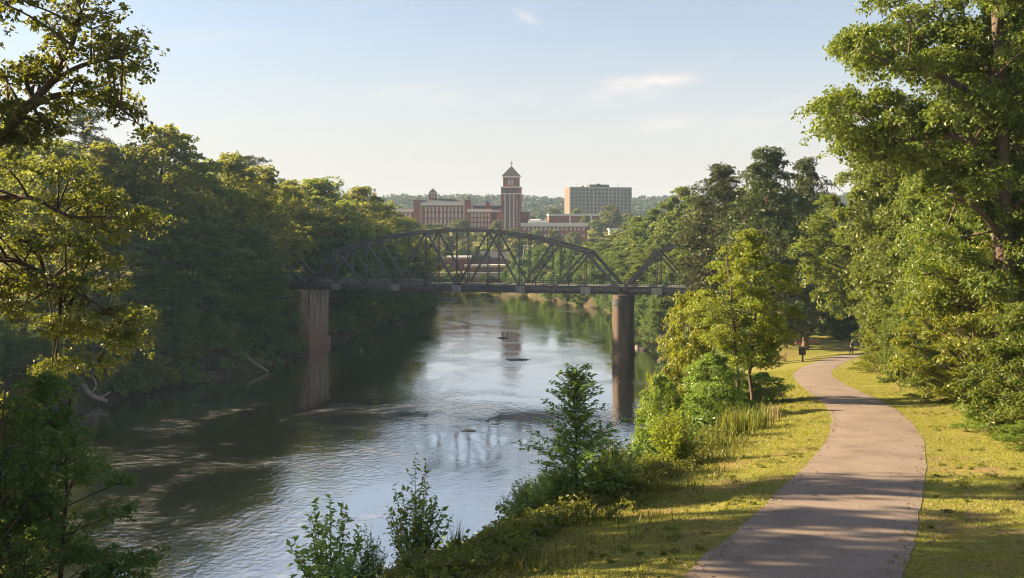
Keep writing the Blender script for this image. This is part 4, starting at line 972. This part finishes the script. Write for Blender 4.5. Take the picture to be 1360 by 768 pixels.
# --- long mill style building
e, s = bld(588, 600, 308, 'long red brick building with slate roof, white cornice and rows of tall white windows', name='brick_hall', rz=R(2))
def X_(x): return (x - 588) * s
def Z_(y): return (308 - y) * s
w = MB().box(X_(558.5), X_(617), 0, 18, -8, Z_(273)).build('wall', M['brick'], e)
MB().box(X_(557.5), X_(618), -0.7, 18.5, Z_(273), Z_(269)).build('cornice', M['white'], e)
MB().frustum(X_(557.5), X_(618), -0.2, 18, Z_(269), Z_(263.5), 2.5, 7).build('roof', M['roof'], e)
xs = [X_(565.5 + 5.05 * i) for i in range(11)]
windows(e, xs, [Z_(281.3), Z_(289.4), Z_(297.5), Z_(305)], 0.95, 2.7)
for x in (558.8, 616.7): MB().box(X_(x) - 0.45, X_(x) + 0.45, -0.35, 0.2, -6, Z_(273)).build('quoin', M['white'], e)
for x0, x1, top, dome in ((549.5, 558.4, 266, True), (617.1, 625.5, 265.5, True)):
    MB().box(X_(x0), X_(x1), -1.6, 12, -8, Z_(top)).build('stair_tower', M['brick'], e)
    MB().box(X_(x0) - 0.3, X_(x1) + 0.3, -1.9, 12.3, Z_(top), Z_(top - 1.4)).build('parapet', M['pale'], e)
    xm = (X_(x0) + X_(x1)) / 2
    MB().tube([(xm, 4, z) for z in (Z_(top - 1.4), Z_(top - 2.6), Z_(top - 3.6), Z_(top - 4.1))], [1.9, 1.7, 1.0, 0.2], 12).build('dome', M['roof_brown'], e)
MB().box(X_(522), X_(549.4), 1, 14, -8, Z_(282)).build('wing', M['brick'], e); MB().box(X_(521.5), X_(549.4), 0.6, 14.4, Z_(282), Z_(277.8)).build('parapet', M['white'], e)
windows(e, [X_(528 + 5.6 * i) for i in range(4)], [Z_(287.5), Z_(295)], 1.2, 1.9, 0.95)
MB().box(X_(625.6), X_(653), -2, 14, -8, Z_(282)).build('wing', M['brick'], e); MB().box(X_(620.5), X_(653.6), -2.5, 14.4, Z_(282), Z_(277.6)).build('parapet', M['white'], e)
windows(e, [X_(626.8 + 4.5 * i) for i in range(6)], [Z_(288), Z_(294.5), Z_(301)], 1.1, 1.9, -2.05)
MB().box(X_(653.7), X_(665.4), 2, 16, -8, Z_(282)).build('link_block', M['brick_dark'], e); MB().box(X_(653.7), X_(666), 1.6, 16.4, Z_(282), Z_(278.6)).build('parapet', M['white'], e)
MB().box(X_(628), X_(666), 8, 22, Z_(282), Z_(273)).build('rear_block', M['roof'], e); MB().box(X_(627), X_(667), 7.6, 22.4, Z_(273), Z_(270.2)).build('parapet', M['white'], e)
MB().box(X_(645), X_(650.5), 5, 8, Z_(276.5), Z_(269.5)).tube([(X_(647.7), y_, Z_(269.5)) for y_ in (5.0, 8.0)], [1.25, 1.25], 14).build('gable', M['brick'], e)
# cupola
c_ = MB().box(X_(569.5), X_(579.3), 5, 9.4, Z_(266), Z_(257)).build('cupola', M['brick'], e)
MB().box(X_(569), X_(579.8), 4.8, 9.6, Z_(257), Z_(255.6)).build('cornice', M['white'], c_)
MB().frustum(X_(568.5), X_(580.3), 4.6, 9.8, Z_(255.6), Z_(249.8), 2.55, 2.5).build('roof', M['roof'], c_)
windows(c_, [X_(573), X_(576)], [Z_(262.5)], 0.7, 1.7, 4.95)
# --- bell tower
e, s = bld(679.3, 592, 306, 'tall red brick bell tower with white bands, pyramid roof and cross on top', cat='tower', name='bell_tower', rz=R(-6))
def Zt(y): return (306 - y) * s
hw = 5.6
MB().box(-hw, hw, -hw, hw, -8, Zt(258.6)).build('shaft', M['brick_dark'], e)
MB().box(-hw - 0.25, hw + 0.25, -hw - 0.25, hw + 0.25, Zt(258.6), Zt(257.2)).build('band', M['white'], e)
MB().box(-hw, hw, -hw, hw, Zt(257.2), Zt(250)).build('clock_stage', M['brick'], e)
MB().box(-hw - 0.3, hw + 0.3, -hw - 0.3, hw + 0.3, Zt(250), Zt(248.4)).build('band', M['white'], e)
for cxx, cyy, dx, dy in ((-2.3, -hw, 1, 0), (2.4, -hw, 1, 0), (hw, -1.5, 0, 1), (hw, 2.2, 0, 1)):
    if dx: MB().box(cxx - 1.0, cxx + 1.0, cyy - 0.12, cyy + 0.3, Zt(257), Zt(251)).build('louvre_opening', M['glass'], e)
    else: MB().box(cxx - 0.3, cxx + 0.12, cyy - 1.0, cyy + 1.0, Zt(257), Zt(251)).build('louvre_opening', M['glass'], e)
h2 = 4.5
MB().box(-h2, h2, -h2, h2, Zt(248.4), Zt(236.6)).build('belfry', M['brick'], e)
MB().box(-h2 - 0.4, h2 + 0.4, -h2 - 0.4, h2 + 0.4, Zt(236.6), Zt(234.2)).build('cornice', M['white'], e)
rf = MB().frustum(-h2 - 0.8, h2 + 0.8, -h2 - 0.8, h2 + 0.8, Zt(234.2), Zt(220.8), h2 + 0.65, h2 + 0.65).build('roof', M['roof_brown'], e)
MB().box(-0.13, 0.13, -0.13, 0.13, Zt(221), Zt(214)).box(-1.0, 1.0, -0.12, 0.12, Zt(217.4), Zt(216.8)).build('cross', M['stone'], rf)
for x in (-0.95, 0.95): MB().box(x - 0.75, x + 0.75, -h2 - 0.1, -h2 + 0.3, Zt(246.5), Zt(239)).build('window', M['glass_pale'], e)
for y_ in (-1.6, 1.6): MB().box(h2 - 0.3, h2 + 0.1, y_ - 0.8, y_ + 0.8, Zt(246.5), Zt(239)).build('window', M['glass'], e)
for x in (-3.2, -0.35, 2.0): MB().box(x - 0.26, x + 0.26, -hw - 0.32, -hw + 0.1, -6, Zt(258.8)).build('pilaster', M['white'], e)
MB().box(-2.75, -0.8, -hw - 0.10, -hw + 0.1, -6, Zt(259)).build('glazing_strip', M['curtainwall'], e)
for k in range(11): MB().box(3.3, 4.1, -hw - 0.08, -hw + 0.1, 1.0 + k * 1.75, 1.8 + k * 1.75).build('window', M['glass_pale'], e)
MB().box(hw, hw + 4.6, 0, 9, -8, Zt(281.5)).build('annex', M['brick_dark'], e); MB().box(hw, hw + 5, -0.4, 9.4, Zt(281.5), Zt(277.5)).build('parapet', M['white'], e)
MB().box(-hw - 3.0, -hw, 1, 9, -8, Zt(283)).build('annex', M['brick_dark'], e)
# --- two storey building at the foot of the tower
e, s = bld(735, 540, 322, 'low two storey red brick building with broad white parapet right of the bell tower', rz=R(-7))
def X_(x): return (x - 735) * s
def Z_(y): return (322 - y) * s
MB().box(X_(692), X_(778), 0, 16, -5, Z_(301)).build('wall', M['brick'], e)
MB().box(X_(691.3), X_(778.8), -0.6, 16.6, Z_(301), Z_(296)).build('parapet', M['white'], e)
windows(e, [X_(696.5 + 5.6 * i) for i in range(15)], [Z_(306.3), Z_(315)], 1.1, 1.6)
MB().box(X_(700), X_(726), 4, 12, Z_(296), Z_(292.5)).build('roof_monitor', M['roof_pale'], e)
# --- brick building behind it
e, s = bld(762, 640, 300, 'plain red brick block with thin white roof line in front of the tower block', rz=R(2))
def X_(x): return (x - 762) * s
def Z_(y): return (300 - y) * s
MB().box(X_(729), X_(796), 0, 15, -8, Z_(287)).build('wall', M['brick'], e); MB().box(X_(728.4), X_(796.6), -0.5, 15.5, Z_(287), Z_(284.2)).build('parapet', M['white'], e)
MB().box(X_(757) - 0.5, X_(757) + 0.5, -0.3, 0.2, -4, Z_(287)).build('pilaster', M['white'], e); MB().box(X_(785) - 0.7, X_(785) + 0.7, -0.3, 0.2, -4, Z_(287)).build('pilaster', M['white'], e)
# --- tower block
e, s = bld(798, 800, 296, 'grey multi storey tower block with white fins, penthouse and sunlit tan end wall', name='tower_block', rz=R(12))
def Z_(y): return (296 - y) * s
tw = 25.8
MB().box(-tw, tw, 0.0, 15, -10, Z_(249.5)).build('wall', M['curtainwall'], e)
MB().box(-tw - 0.35, -tw, -0.4, 15.4, -10, Z_(248.8)).build('end_wall', M['tan'], e)
MB().box(-tw + 0.05, tw + 0.2, -0.5, 15.2, Z_(249.5), Z_(248.6)).build('parapet', M['pale'], e)
nb = 16
for i in range(nb + 1):
    x = -tw + 0.2 + (2 * tw - 0.4) * i / nb
    MB().box(x - 0.28, x + 0.28, -0.75, 0.05, -9, Z_(249.5)).build('fin', M['pale'], e)
for i in range(nb):
    x0 = -tw + 0.2 + (2 * tw - 0.4) * i / nb + 0.3; x1 = x0 + (2 * tw - 0.4) / nb - 0.6; m_ = MB()
    for k in range(11):
        z0 = -4.0 + k * 2.95; m_.mat(0).box(x0, x1, -0.14, 0.05, z0, z0 + 1.75); m_.mat(1).box(x0, x1, -0.3, 0.05, z0 + 1.8, z0 + 2.85)
    m_.build('window_strip', [M['glass'], M['spandrel']], e)
MB().box(-8.5, 8, 3, 12, Z_(248.6), Z_(245)).build('penthouse', M['roof'], e)
MB().box(-1.5, 1.2, 5, 8, Z_(245), Z_(243.6)).build('roof_plant', M['roof'], e)
for x in (-18.5, 15.8): MB().tube([(x, 6, Z_(248.6)), (x, 6, Z_(243))], 0.16, 6).build('antenna', M['stone'], e)
MB().box(-14.5, -12.6, 5, 7, Z_(248.6), Z_(246.8)).build('roof_plant', M['tan'], e)
# --- low pale roof right
e, s = bld(824, 520, 312, 'low pale flat roofed building among trees below the tower block', name='flat_building')
MB().box(-5.6, 5.6, 0, 8, -5, 2.6).build('wall', M['pale'], e); MB().box(-6, 6, -0.5, 8.5, 2.6, 3.5).build('roof', M['white'], e)
# --- pale roofs left of the brick block
e, s = bld(708, 620, 300, 'pale grey low roof beside the foot of the bell tower', name='flat_building')
MB().box(-8, 6, 0, 14, -6, 1.2).build('wall', M['pale'], e); MB().frustum(-8.5, 6.5, -0.5, 14.5, 1.2, 4.2, 2, 6).build('roof', M['roof_pale'], e)
# --- riverside buildings seen through the truss
e, s = bld(602, 452, 358, 'old brown brick warehouse with pale roof edge seen through the truss at left', name='warehouse')
MB().box(-8.2, 7.5, 0, 14, -2, 5.0).build('wall', M['brick_dark'], e); MB().box(-8.6, 7.9, -0.5, 14.5, 5.0, 5.9).build('roof_edge', M['white'], e)
for k in range(5): MB().box(-7 + k * 2.8, -5.4 + k * 2.8, -0.1, 0.1, 1.0, 3.4).build('window', M['glass'], e)
e, s = bld(655, 445, 362, 'long low brick building with sunlit pale roof line seen through the truss', name='warehouse')
MB().box(-12.5, 12, 0, 10, -2, 2.4).build('wall', M['brick_dark'], e); MB().box(-13, 12.5, -0.6, 10.5, 2.4, 3.3).build('roof_edge', M['pale'], e)
for k in range(7): MB().box(-11.5 + k * 3.3, -10 + k * 3.3, -0.1, 0.1, 0.3, 1.7).build('window', M['glass'], e)
e, s = bld(640, 470, 352, 'grey roofed brick building behind the long low one, through the truss', name='warehouse')
MB().box(-6, 14, 0, 12, -4, 2.6).build('wall', M['brick'], e); MB().frustum(-6.6, 14.6, -0.6, 12.6, 2.6, 6.2, 1.0, 5.5).build('roof', M['roof'], e)
e, s = bld(632, 500, 340, 'small pale pink building above the riverside warehouses', name='flat_building')
MB().box(-4.5, 4.5, 0, 8, -4, 1.6).build('wall', M['tan'], e); MB().box(-4.8, 4.8, -0.4, 8.4, 1.6, 2.3).build('roof', M['white'], e)
# stone river wall on the far bank
q = at(640, 374, 424)
e = empty('river_wall', (q[0], q[1], gz(q[0], q[1])), 'low grey stone wall along the far bank beneath the truss', 'wall')
MB().box(-32, 36, 0, 0.8, -1.5, 2.6).build('masonry', M['stone'], e); MB().box(-32.2, 36.2, -0.15, 0.95, 2.6, 2.85).build('coping', M['pale'], e)
# pale A-frame utility tower
q = at(699, 0, 436); zb = gz(q[0], q[1])
e = empty('utility_frame', (q[0], q[1], zb), 'pale steel A frame mast behind the truss', 'mast')
for x0, x1 in ((-2.3, -0.7), (2.3, 0.7)): MB().bar((x0, 0, 0), (x1, 0, 9.2), 0.28, 0.28).build('leg', M['white'], e)
MB().bar((-1.9, 0, 9.2), (1.9, 0, 9.2), 0.35, 0.4).build('crossarm', M['white'], e)
MB().bar((-1.6, 0, 4.0), (1.6, 0, 4.0), 0.2, 0.2).build('brace', M['white'], e)

# trees on the campus and the far bank
GC = 'trees around the red brick campus'
for pr, px, D, ty, by, wpx, lab in [
    ('h', 575, 560, 297, 315, 52, 'pale green tree in front of the long brick hall, left part'),
    ('h', 612, 570, 291, 314, 36, 'taller green tree in front of the long brick hall, right part'),
    ('h', 661, 560, 292, 312, 20, 'round light green tree at the left foot of the bell tower'),
    ('h', 683, 556, 303, 318, 30, 'low light green tree at the right foot of the bell tower'),
    ('h', 712, 515, 305, 330, 26, 'green tree in front of the white parapet building, left end'),
    ('h', 736, 510, 305, 332, 26, 'pointed green tree in front of the white parapet building, middle'),
    ('h', 762, 505, 308, 334, 28, 'bluish green tree in front of the white parapet building, right end'),
    ('i', 792, 560, 293, 318, 26, 'dark rounded tree right of the white parapet building'),
    ('h', 812, 600, 272, 312, 38, 'tall olive tree in front of the tower block'),
    ('i', 835, 610, 284, 312, 28, 'dark tree at the right corner of the tower block'),
    ('h', 735, 680, 276, 300, 26, 'olive tree left of the tower block end wall'),
    ('i', 768, 690, 277, 296, 22, 'dark tree at the foot of the tower block'),
    ('h', 778, 600, 286, 304, 16, 'small tree between the brick block and the dark rounded tree'),
    ('h', 852, 480, 298, 330, 40, 'olive tree below the tower block, near the right wood'),
    ('h', 820, 470, 305, 340, 40, 'sunlit tree in front of the low pale flat roof'),
    ('h', 790, 465, 315, 345, 40, 'sunlit tree under the dark rounded tree'),
    ('h', 745, 470, 322, 345, 38, 'sunlit tree under the pointed green tree'),
    ('i', 545, 520, 296, 325, 40, 'dark green tree at the left end of the brick hall'),
    ('h', 590, 500, 312, 340, 40, 'green tree just behind the crown of the arch, left side'),
    ('i', 560, 470, 318, 348, 40, 'green tree behind the arch beside the left wood'),
    ('h', 618, 505, 318, 340, 26, 'yellow green tree just behind the crown of the arch'),
    ('i', 655, 505, 314, 338, 34, 'dark green tree behind the crown of the arch, right side'),
    ('h', 690, 480, 318, 345, 34, 'green tree behind the arch near the pale mast'),
    ('h', 720, 455, 330, 358, 40, 'sunlit tree behind the arch right of the pale mast'),
    ('i', 595, 440, 352, 372, 18, 'small bush beside the brown warehouse'),
    ]:
    q = at(px, by, D); h = (by - ty) / F * D; wf = (wpx / F * D / 2) / (PR[pr]['R'] * h / PR[pr]['H'])
    g0 = gz(q[0], q[1]); top = (HZ - ty) / F * D
    zb = min(g0, q[2]); h2_ = top - zb; wf = (wpx / F * D / 2) / (PR[pr]['R'] * h2_ / PR[pr]['H'])
    plant(PR[pr], q[0], q[1], h2_, wf, z=zb, name='campus_tree', label=lab, group=GC)
for i in range(44):
    px = 560 + i * 5.4 + rng.normal(0, 2); D = 396.5 + 9 * rng.random()
    plant(PR['v' if i % 2 else 'u'], (px - 680) / F * D, D, 3.2 + 2.2 * rng.random(), 1.3, name='waterside_shrub', label='low green shrub along the far waterline beneath the truss', cat='shrub', group='shrubs along the far waterline')
for i in range(26):
    px = 548 + (i * 37 % 26) * 8.6 + rng.normal(0, 3); D = 530 - (i % 5) * 19 + rng.normal(0, 4); X_ = (px - 680) / F * D
    if D < 465 and abs(px - 637) < 62: continue
    top = np.interp(px, [540, 640, 700, 760, 800], [312, 316, 318, 322, 318]) + rng.uniform(-2, 8) + (530 - D) * 0.12
    g0 = gz(X_, D); h_ = max((HZ - top) / F * D - g0, 4.0)
    plant(PR['h' if i % 3 else 'i'], X_, D, h_, 1.05, name='campus_tree', label='green tree on the slope between the bridge arch and the brick campus', group='trees on the slope below the campus')
for i in range(16):
    px = 566 + i * 9.5 + rng.normal(0, 3); D = 540 + rng.random() * 22; X_ = (px - 680) / F * D; g0 = gz(X_, D); top = rng.uniform(301, 309)
    plant(PR['h' if i % 2 else 'i'], X_, D, max((HZ - top) / F * D - g0, 3.0), 1.2, name='campus_tree', label='low green tree on the lawn right under the brick campus', group='trees on the lawn under the campus')
# far wooded hills
r = np.random.default_rng(71); n = 2600
Xh = r.uniform(-620, 620, n); Yh = 1080 + 420 * r.random(n); zt = ground(Xh, Yh)
Ch = np.stack([Xh, Yh, zt + 9 + 4 * r.random(n)], -1)
pos, Nn, U, sz, _ = spread(Ch, 6 + 4 * r.random(n), 12, 10, 3.2, 0.9, 0.6, 0.4, r, 0.8)
tag(obj('hill_forest', leaf_mesh('hill_forest', pos, Nn, U, sz, 0.8, M['leaf_hill'])), 'far wooded hills fading to blue green behind the campus', 'forest', kind='stuff')
n = 800; Xh = r.uniform(-260, 330, n); Yh = 640 + 330 * r.random(n); 
kp = ~((np.abs(Xh - 70) < 55) & (Yh > 630) & (Yh < 830)); Xh, Yh = Xh[kp], Yh[kp]; n = len(Xh)
Ch = np.stack([Xh, Yh, ground(Xh, Yh) + 4 + 3 * r.random(n)], -1)
pos, Nn, U, sz, _ = spread(Ch, 3 + 2.5 * r.random(n), 10, 10, 1.5, 0.9, 0.6, 0.4, r, 0.8)
tag(obj('campus_woodland', leaf_mesh('campus_woodland', pos, Nn, U, sz, 0.8, M['leaf_hill'])), 'continuous woodland behind the campus buildings', 'woodland', kind='stuff')

# ------------------------------------------------------------------ small things
def log_thing(pts, rad, label, name='driftwood_log', branches=()):
    def lift(p_): p_ = np.array(p_, float); f_ = (p_[1] - (5.0 if p_[0] < -30 else 0)) / p_[1]; p_ = p_ * f_; p_[2] = max(p_[2], max(gz(p_[0], p_[1]), WATER) + 0.2); return p_
    pts = [lift(p_) for p_ in pts]; branches = [[lift(p_) for p_ in b_] for b_ in branches]
    o = np.array(pts[0], float); e = empty(name, o, label, 'log', 'driftwood along the river')
    q = catmull(np.array(pts, float), 5); MB().tube(q, np.linspace(rad, rad * 0.4, len(q)), 8).build('trunk', M['drift'], e, o, True)
    for b_ in branches:
        q = catmull(np.array(b_, float), 5); MB().tube(q, np.linspace(rad * 0.45, rad * 0.12, len(q)), 6).build('branch', M['drift'], e, o, True)
W0 = WATER
log_thing([at(275, 484, 181), at(300, 489, 179), at(330, 490, 178), at(356, 494, 176)], 0.45, 'long pale driftwood log lying on the left waterline', branches=[[at(300, 489, 179), at(318, 484, 178), at(340, 488, 177)], [at(285, 487, 180), at(298, 496, 177), at(305, 499, 176)]])
log_thing([at(262, 482, 182), at(285, 490, 178), at(300, 497, 176)], 0.35, 'short dark log crossing under the long pale driftwood log')
log_thing([at(90, 520, 152), at(115, 530, 146), at(142, 533, 143)], 0.55, 'thick driftwood log with upturned roots at the far left waterline', branches=[[at(115, 530, 146), at(100, 512, 147), at(95, 500, 148)], [at(120, 530, 146), at(128, 512, 146), at(122, 498, 147)], [at(130, 531, 145), at(148, 520, 145)]])
log_thing([at(520, 431, 268), at(528, 440, 256), at(536, 447, 242)], 0.25, 'thin pale snag trailing into the water below the truss', branches=[[at(524, 436, 262), at(534, 434, 262)]])
log_thing([at(846, 462, 207), at(856, 466, 203), at(872, 464, 205)], 0.5, 'dark drift log lodged beside the right pier', branches=[[at(856, 466, 203), at(862, 456, 204)], [at(850, 464, 205), at(846, 456, 205)]])
def rock(px, py, size, label, k):
    D = F * (-WATER) / (py - HZ); c = at(px, py, D); rr2 = np.random.default_rng(k)
    th = np.linspace(0, math.pi, 8)[1:-1]; V = [(0, 0, 1.0)]; ph = np.arange(11) * 2 * math.pi / 11
    for t in th:
        for q in ph: V.append((math.sin(t) * math.cos(q), math.sin(t) * math.sin(q), math.cos(t)))
    V.append((0, 0, -1.0)); V = np.array(V); V *= (1 + 0.28 * rr2.normal(size=(len(V), 1)) * 0.6); V *= np.array(size)
    f3 = [(0, 1 + j, 1 + (j + 1) % 11) for j in range(11)] + [(len(V) - 1, 1 + 5 * 11 + (j + 1) % 11, 1 + 5 * 11 + j) for j in range(11)]
    f4 = [(1 + i * 11 + j, 1 + (i + 1) * 11 + j, 1 + (i + 1) * 11 + (j + 1) % 11, 1 + i * 11 + (j + 1) % 11) for i in range(5) for j in range(11)]
    tag(obj('river_rock', mesh_np('river_rock', V, f4, f3, [M['rock']], False), None, c), label, 'rock', 'dark rocks breaking the river surface')
rock(622, 572, (0.9, 0.5, 0.16), 'flat dark rock breaking the water in mid river below the truss', 1)
rock(657, 563, (0.55, 0.4, 0.12), 'small dark rock just beyond the flat mid river rock', 2)
rock(740, 571, (0.9, 0.5, 0.14), 'low dark rock left of the tall sapling tip', 3)
rock(590, 398, (4.5, 2.0, 0.5), 'long low dark rock at the river bend beneath the truss', 4)
rock(668, 449, (1.6, 0.9, 0.22), 'dark rock in mid river nearest the bridge', 5)
rock(688, 478, (2.2, 1.0, 0.20), 'low dark rock in mid river left of the right pier', 6)
# trail sign
q = at(1066, 0, 101); zb = gz(q[0], q[1])
e = empty('trail_sign', (q[0], q[1], zb), 'small dark trail sign on a single post left of the far path', 'sign')
MB().box(-0.07, 0.07, -0.07, 0.07, -0.3, 1.45).build('post', M['dark_paint'], e); MB().box(-0.42, 0.28, -0.13, -0.075, 0.75, 1.5).build('board', M['dark_paint'], e)
MB().frustum(-0.5, 0.36, -0.24, 0.12, 1.5, 1.62, 0.05, 0.14).build('cap_board', M['dark_paint'], e)
# strip of bare red clay
q = at(1072, 0, 146); zb = gz(q[0], q[1])
ths = np.linspace(0, 2 * math.pi, 22, endpoint=False); rings = []
for fr, zz in ((1.0, -0.3), (0.85, 0.15), (0.5, 0.42)): rings += [(1.9 * fr * math.cos(t) * (1 + 0.1 * math.sin(3 * t)), 1.1 * fr * math.sin(t), zz) for t in ths]
rings.append((0, 0, 0.5)); f4 = [(k * 22 + j, k * 22 + (j + 1) % 22, (k + 1) * 22 + (j + 1) % 22, (k + 1) * 22 + j) for k in range(2) for j in range(22)]; f3 = [(44 + j, 44 + (j + 1) % 22, 66) for j in range(22)]
tag(obj('clay_mound', mesh_np('clay_mound', np.array(rings), f4, f3, [M['clay']], True), None, (q[0], q[1], zb + 0.2)), 'low mound of bare red clay on the shaded far lawn', 'mound')
# walker
def skin(name, pts, edges, radii, mat, parent, sub=2):
    me = bpy.data.meshes.new(name); me.from_pydata(pts, edges, []); me.materials.append(mat)
    o = obj(name, me, parent); mo = o.modifiers.new('skin', 'SKIN'); mo.use_smooth_shade = True
    for v, r_ in zip(me.skin_vertices[0].data, radii): v.radius = r_ if isinstance(r_, tuple) else (r_, r_)
    me.skin_vertices[0].data[0].use_root = True
    s_ = o.modifiers.new('sub', 'SUBSURF'); s_.levels = 1; s_.render_levels = sub; return o
q = at(1131.5, 0, 122); px0 = float(path_z(q[1])); zb = px0 + 0.05
e = empty('person', (q[0], q[1], zb), 'walker in dark clothes and pale cap at the far end of the path', 'person', rz=R(20))
pts = [(0,0,.95),(0,0,1.15),(0,0.01,1.38),(0,0.01,1.50),(0,-0.02,1.60),(0,-0.03,1.70), (.18,0.01,1.40),(.24,.06,1.14),(.23,-.04,.90),(.23,-.07,.80), (-.18,0.01,1.40),(-.24,-.06,1.14),(-.23,-.16,.92),(-.23,-.20,.83),
       (.09,0,.90),(.10,-.10,.50),(.10,.04,.09),(.10,-.12,.04), (-.09,0,.90),(-.10,.10,.50),(-.10,.30,.12),(-.10,.20,.03)]
edg = [(0,1),(1,2),(2,3),(3,4),(4,5),(2,6),(6,7),(7,8),(8,9),(2,10),(10,11),(11,12),(12,13),(0,14),(14,15),(15,16),(16,17),(0,18),(18,19),(19,20),(20,21)]
rad = [(.15,.11),(.14,.10),(.17,.11),.055,.085,.075,.065,.05,.04,.045,.065,.05,.04,.045,.09,.065,.045,.04,.09,.065,.045,.04]
skin('body', pts, edg, rad, M['skin'], e)
skin('shirt', [(0,0,.93),(0,0,1.15),(0,0.01,1.37),(0,.01,1.45),(.18,0.01,1.40),(.235,.05,1.17),(-.18,0.01,1.40),(-.235,-.05,1.17)], [(0,1),(1,2),(2,3),(2,4),(4,5),(2,6),(6,7)], [(.17,.13),(.165,.12),(.19,.13),.075,.085,.075,.085,.075], M['shirt'], e)
skin('trousers', [(0,0,.96),(.09,0,.88),(.10,-.10,.50),(.10,.03,.13),(-.09,0,.88),(-.10,.10,.50),(-.10,.28,.16)], [(0,1),(1,2),(2,3),(0,4),(4,5),(5,6)], [(.165,.125),.105,.08,.065,.105,.08,.065], M['trousers'], e)
skin('cap', [(0,-.02,1.70),(0,-.02,1.76),(0,-.13,1.69)], [(0,1),(0,2)], [(.095,.10),(.06,.07),(.06,.02)], M['cap'], e)

# ------------------------------------------------------------------ haze: the evening air
m, nt, N, L, out = newmat('evening_air')
pv = N('ShaderNodeVolumePrincipled'); pv.inputs['Color'].default_value = (0.50, 0.72, 1.0, 1); pv.inputs['Density'].default_value = 0.00014; pv.inputs['Anisotropy'].default_value = 0.0
L(pv.outputs[0], out.inputs['Volume'])
hz = MB().box(-1390, 1390, -45, 1940, -28.5, 75).build('haze', [m])
tag(hz, kind='stuff')
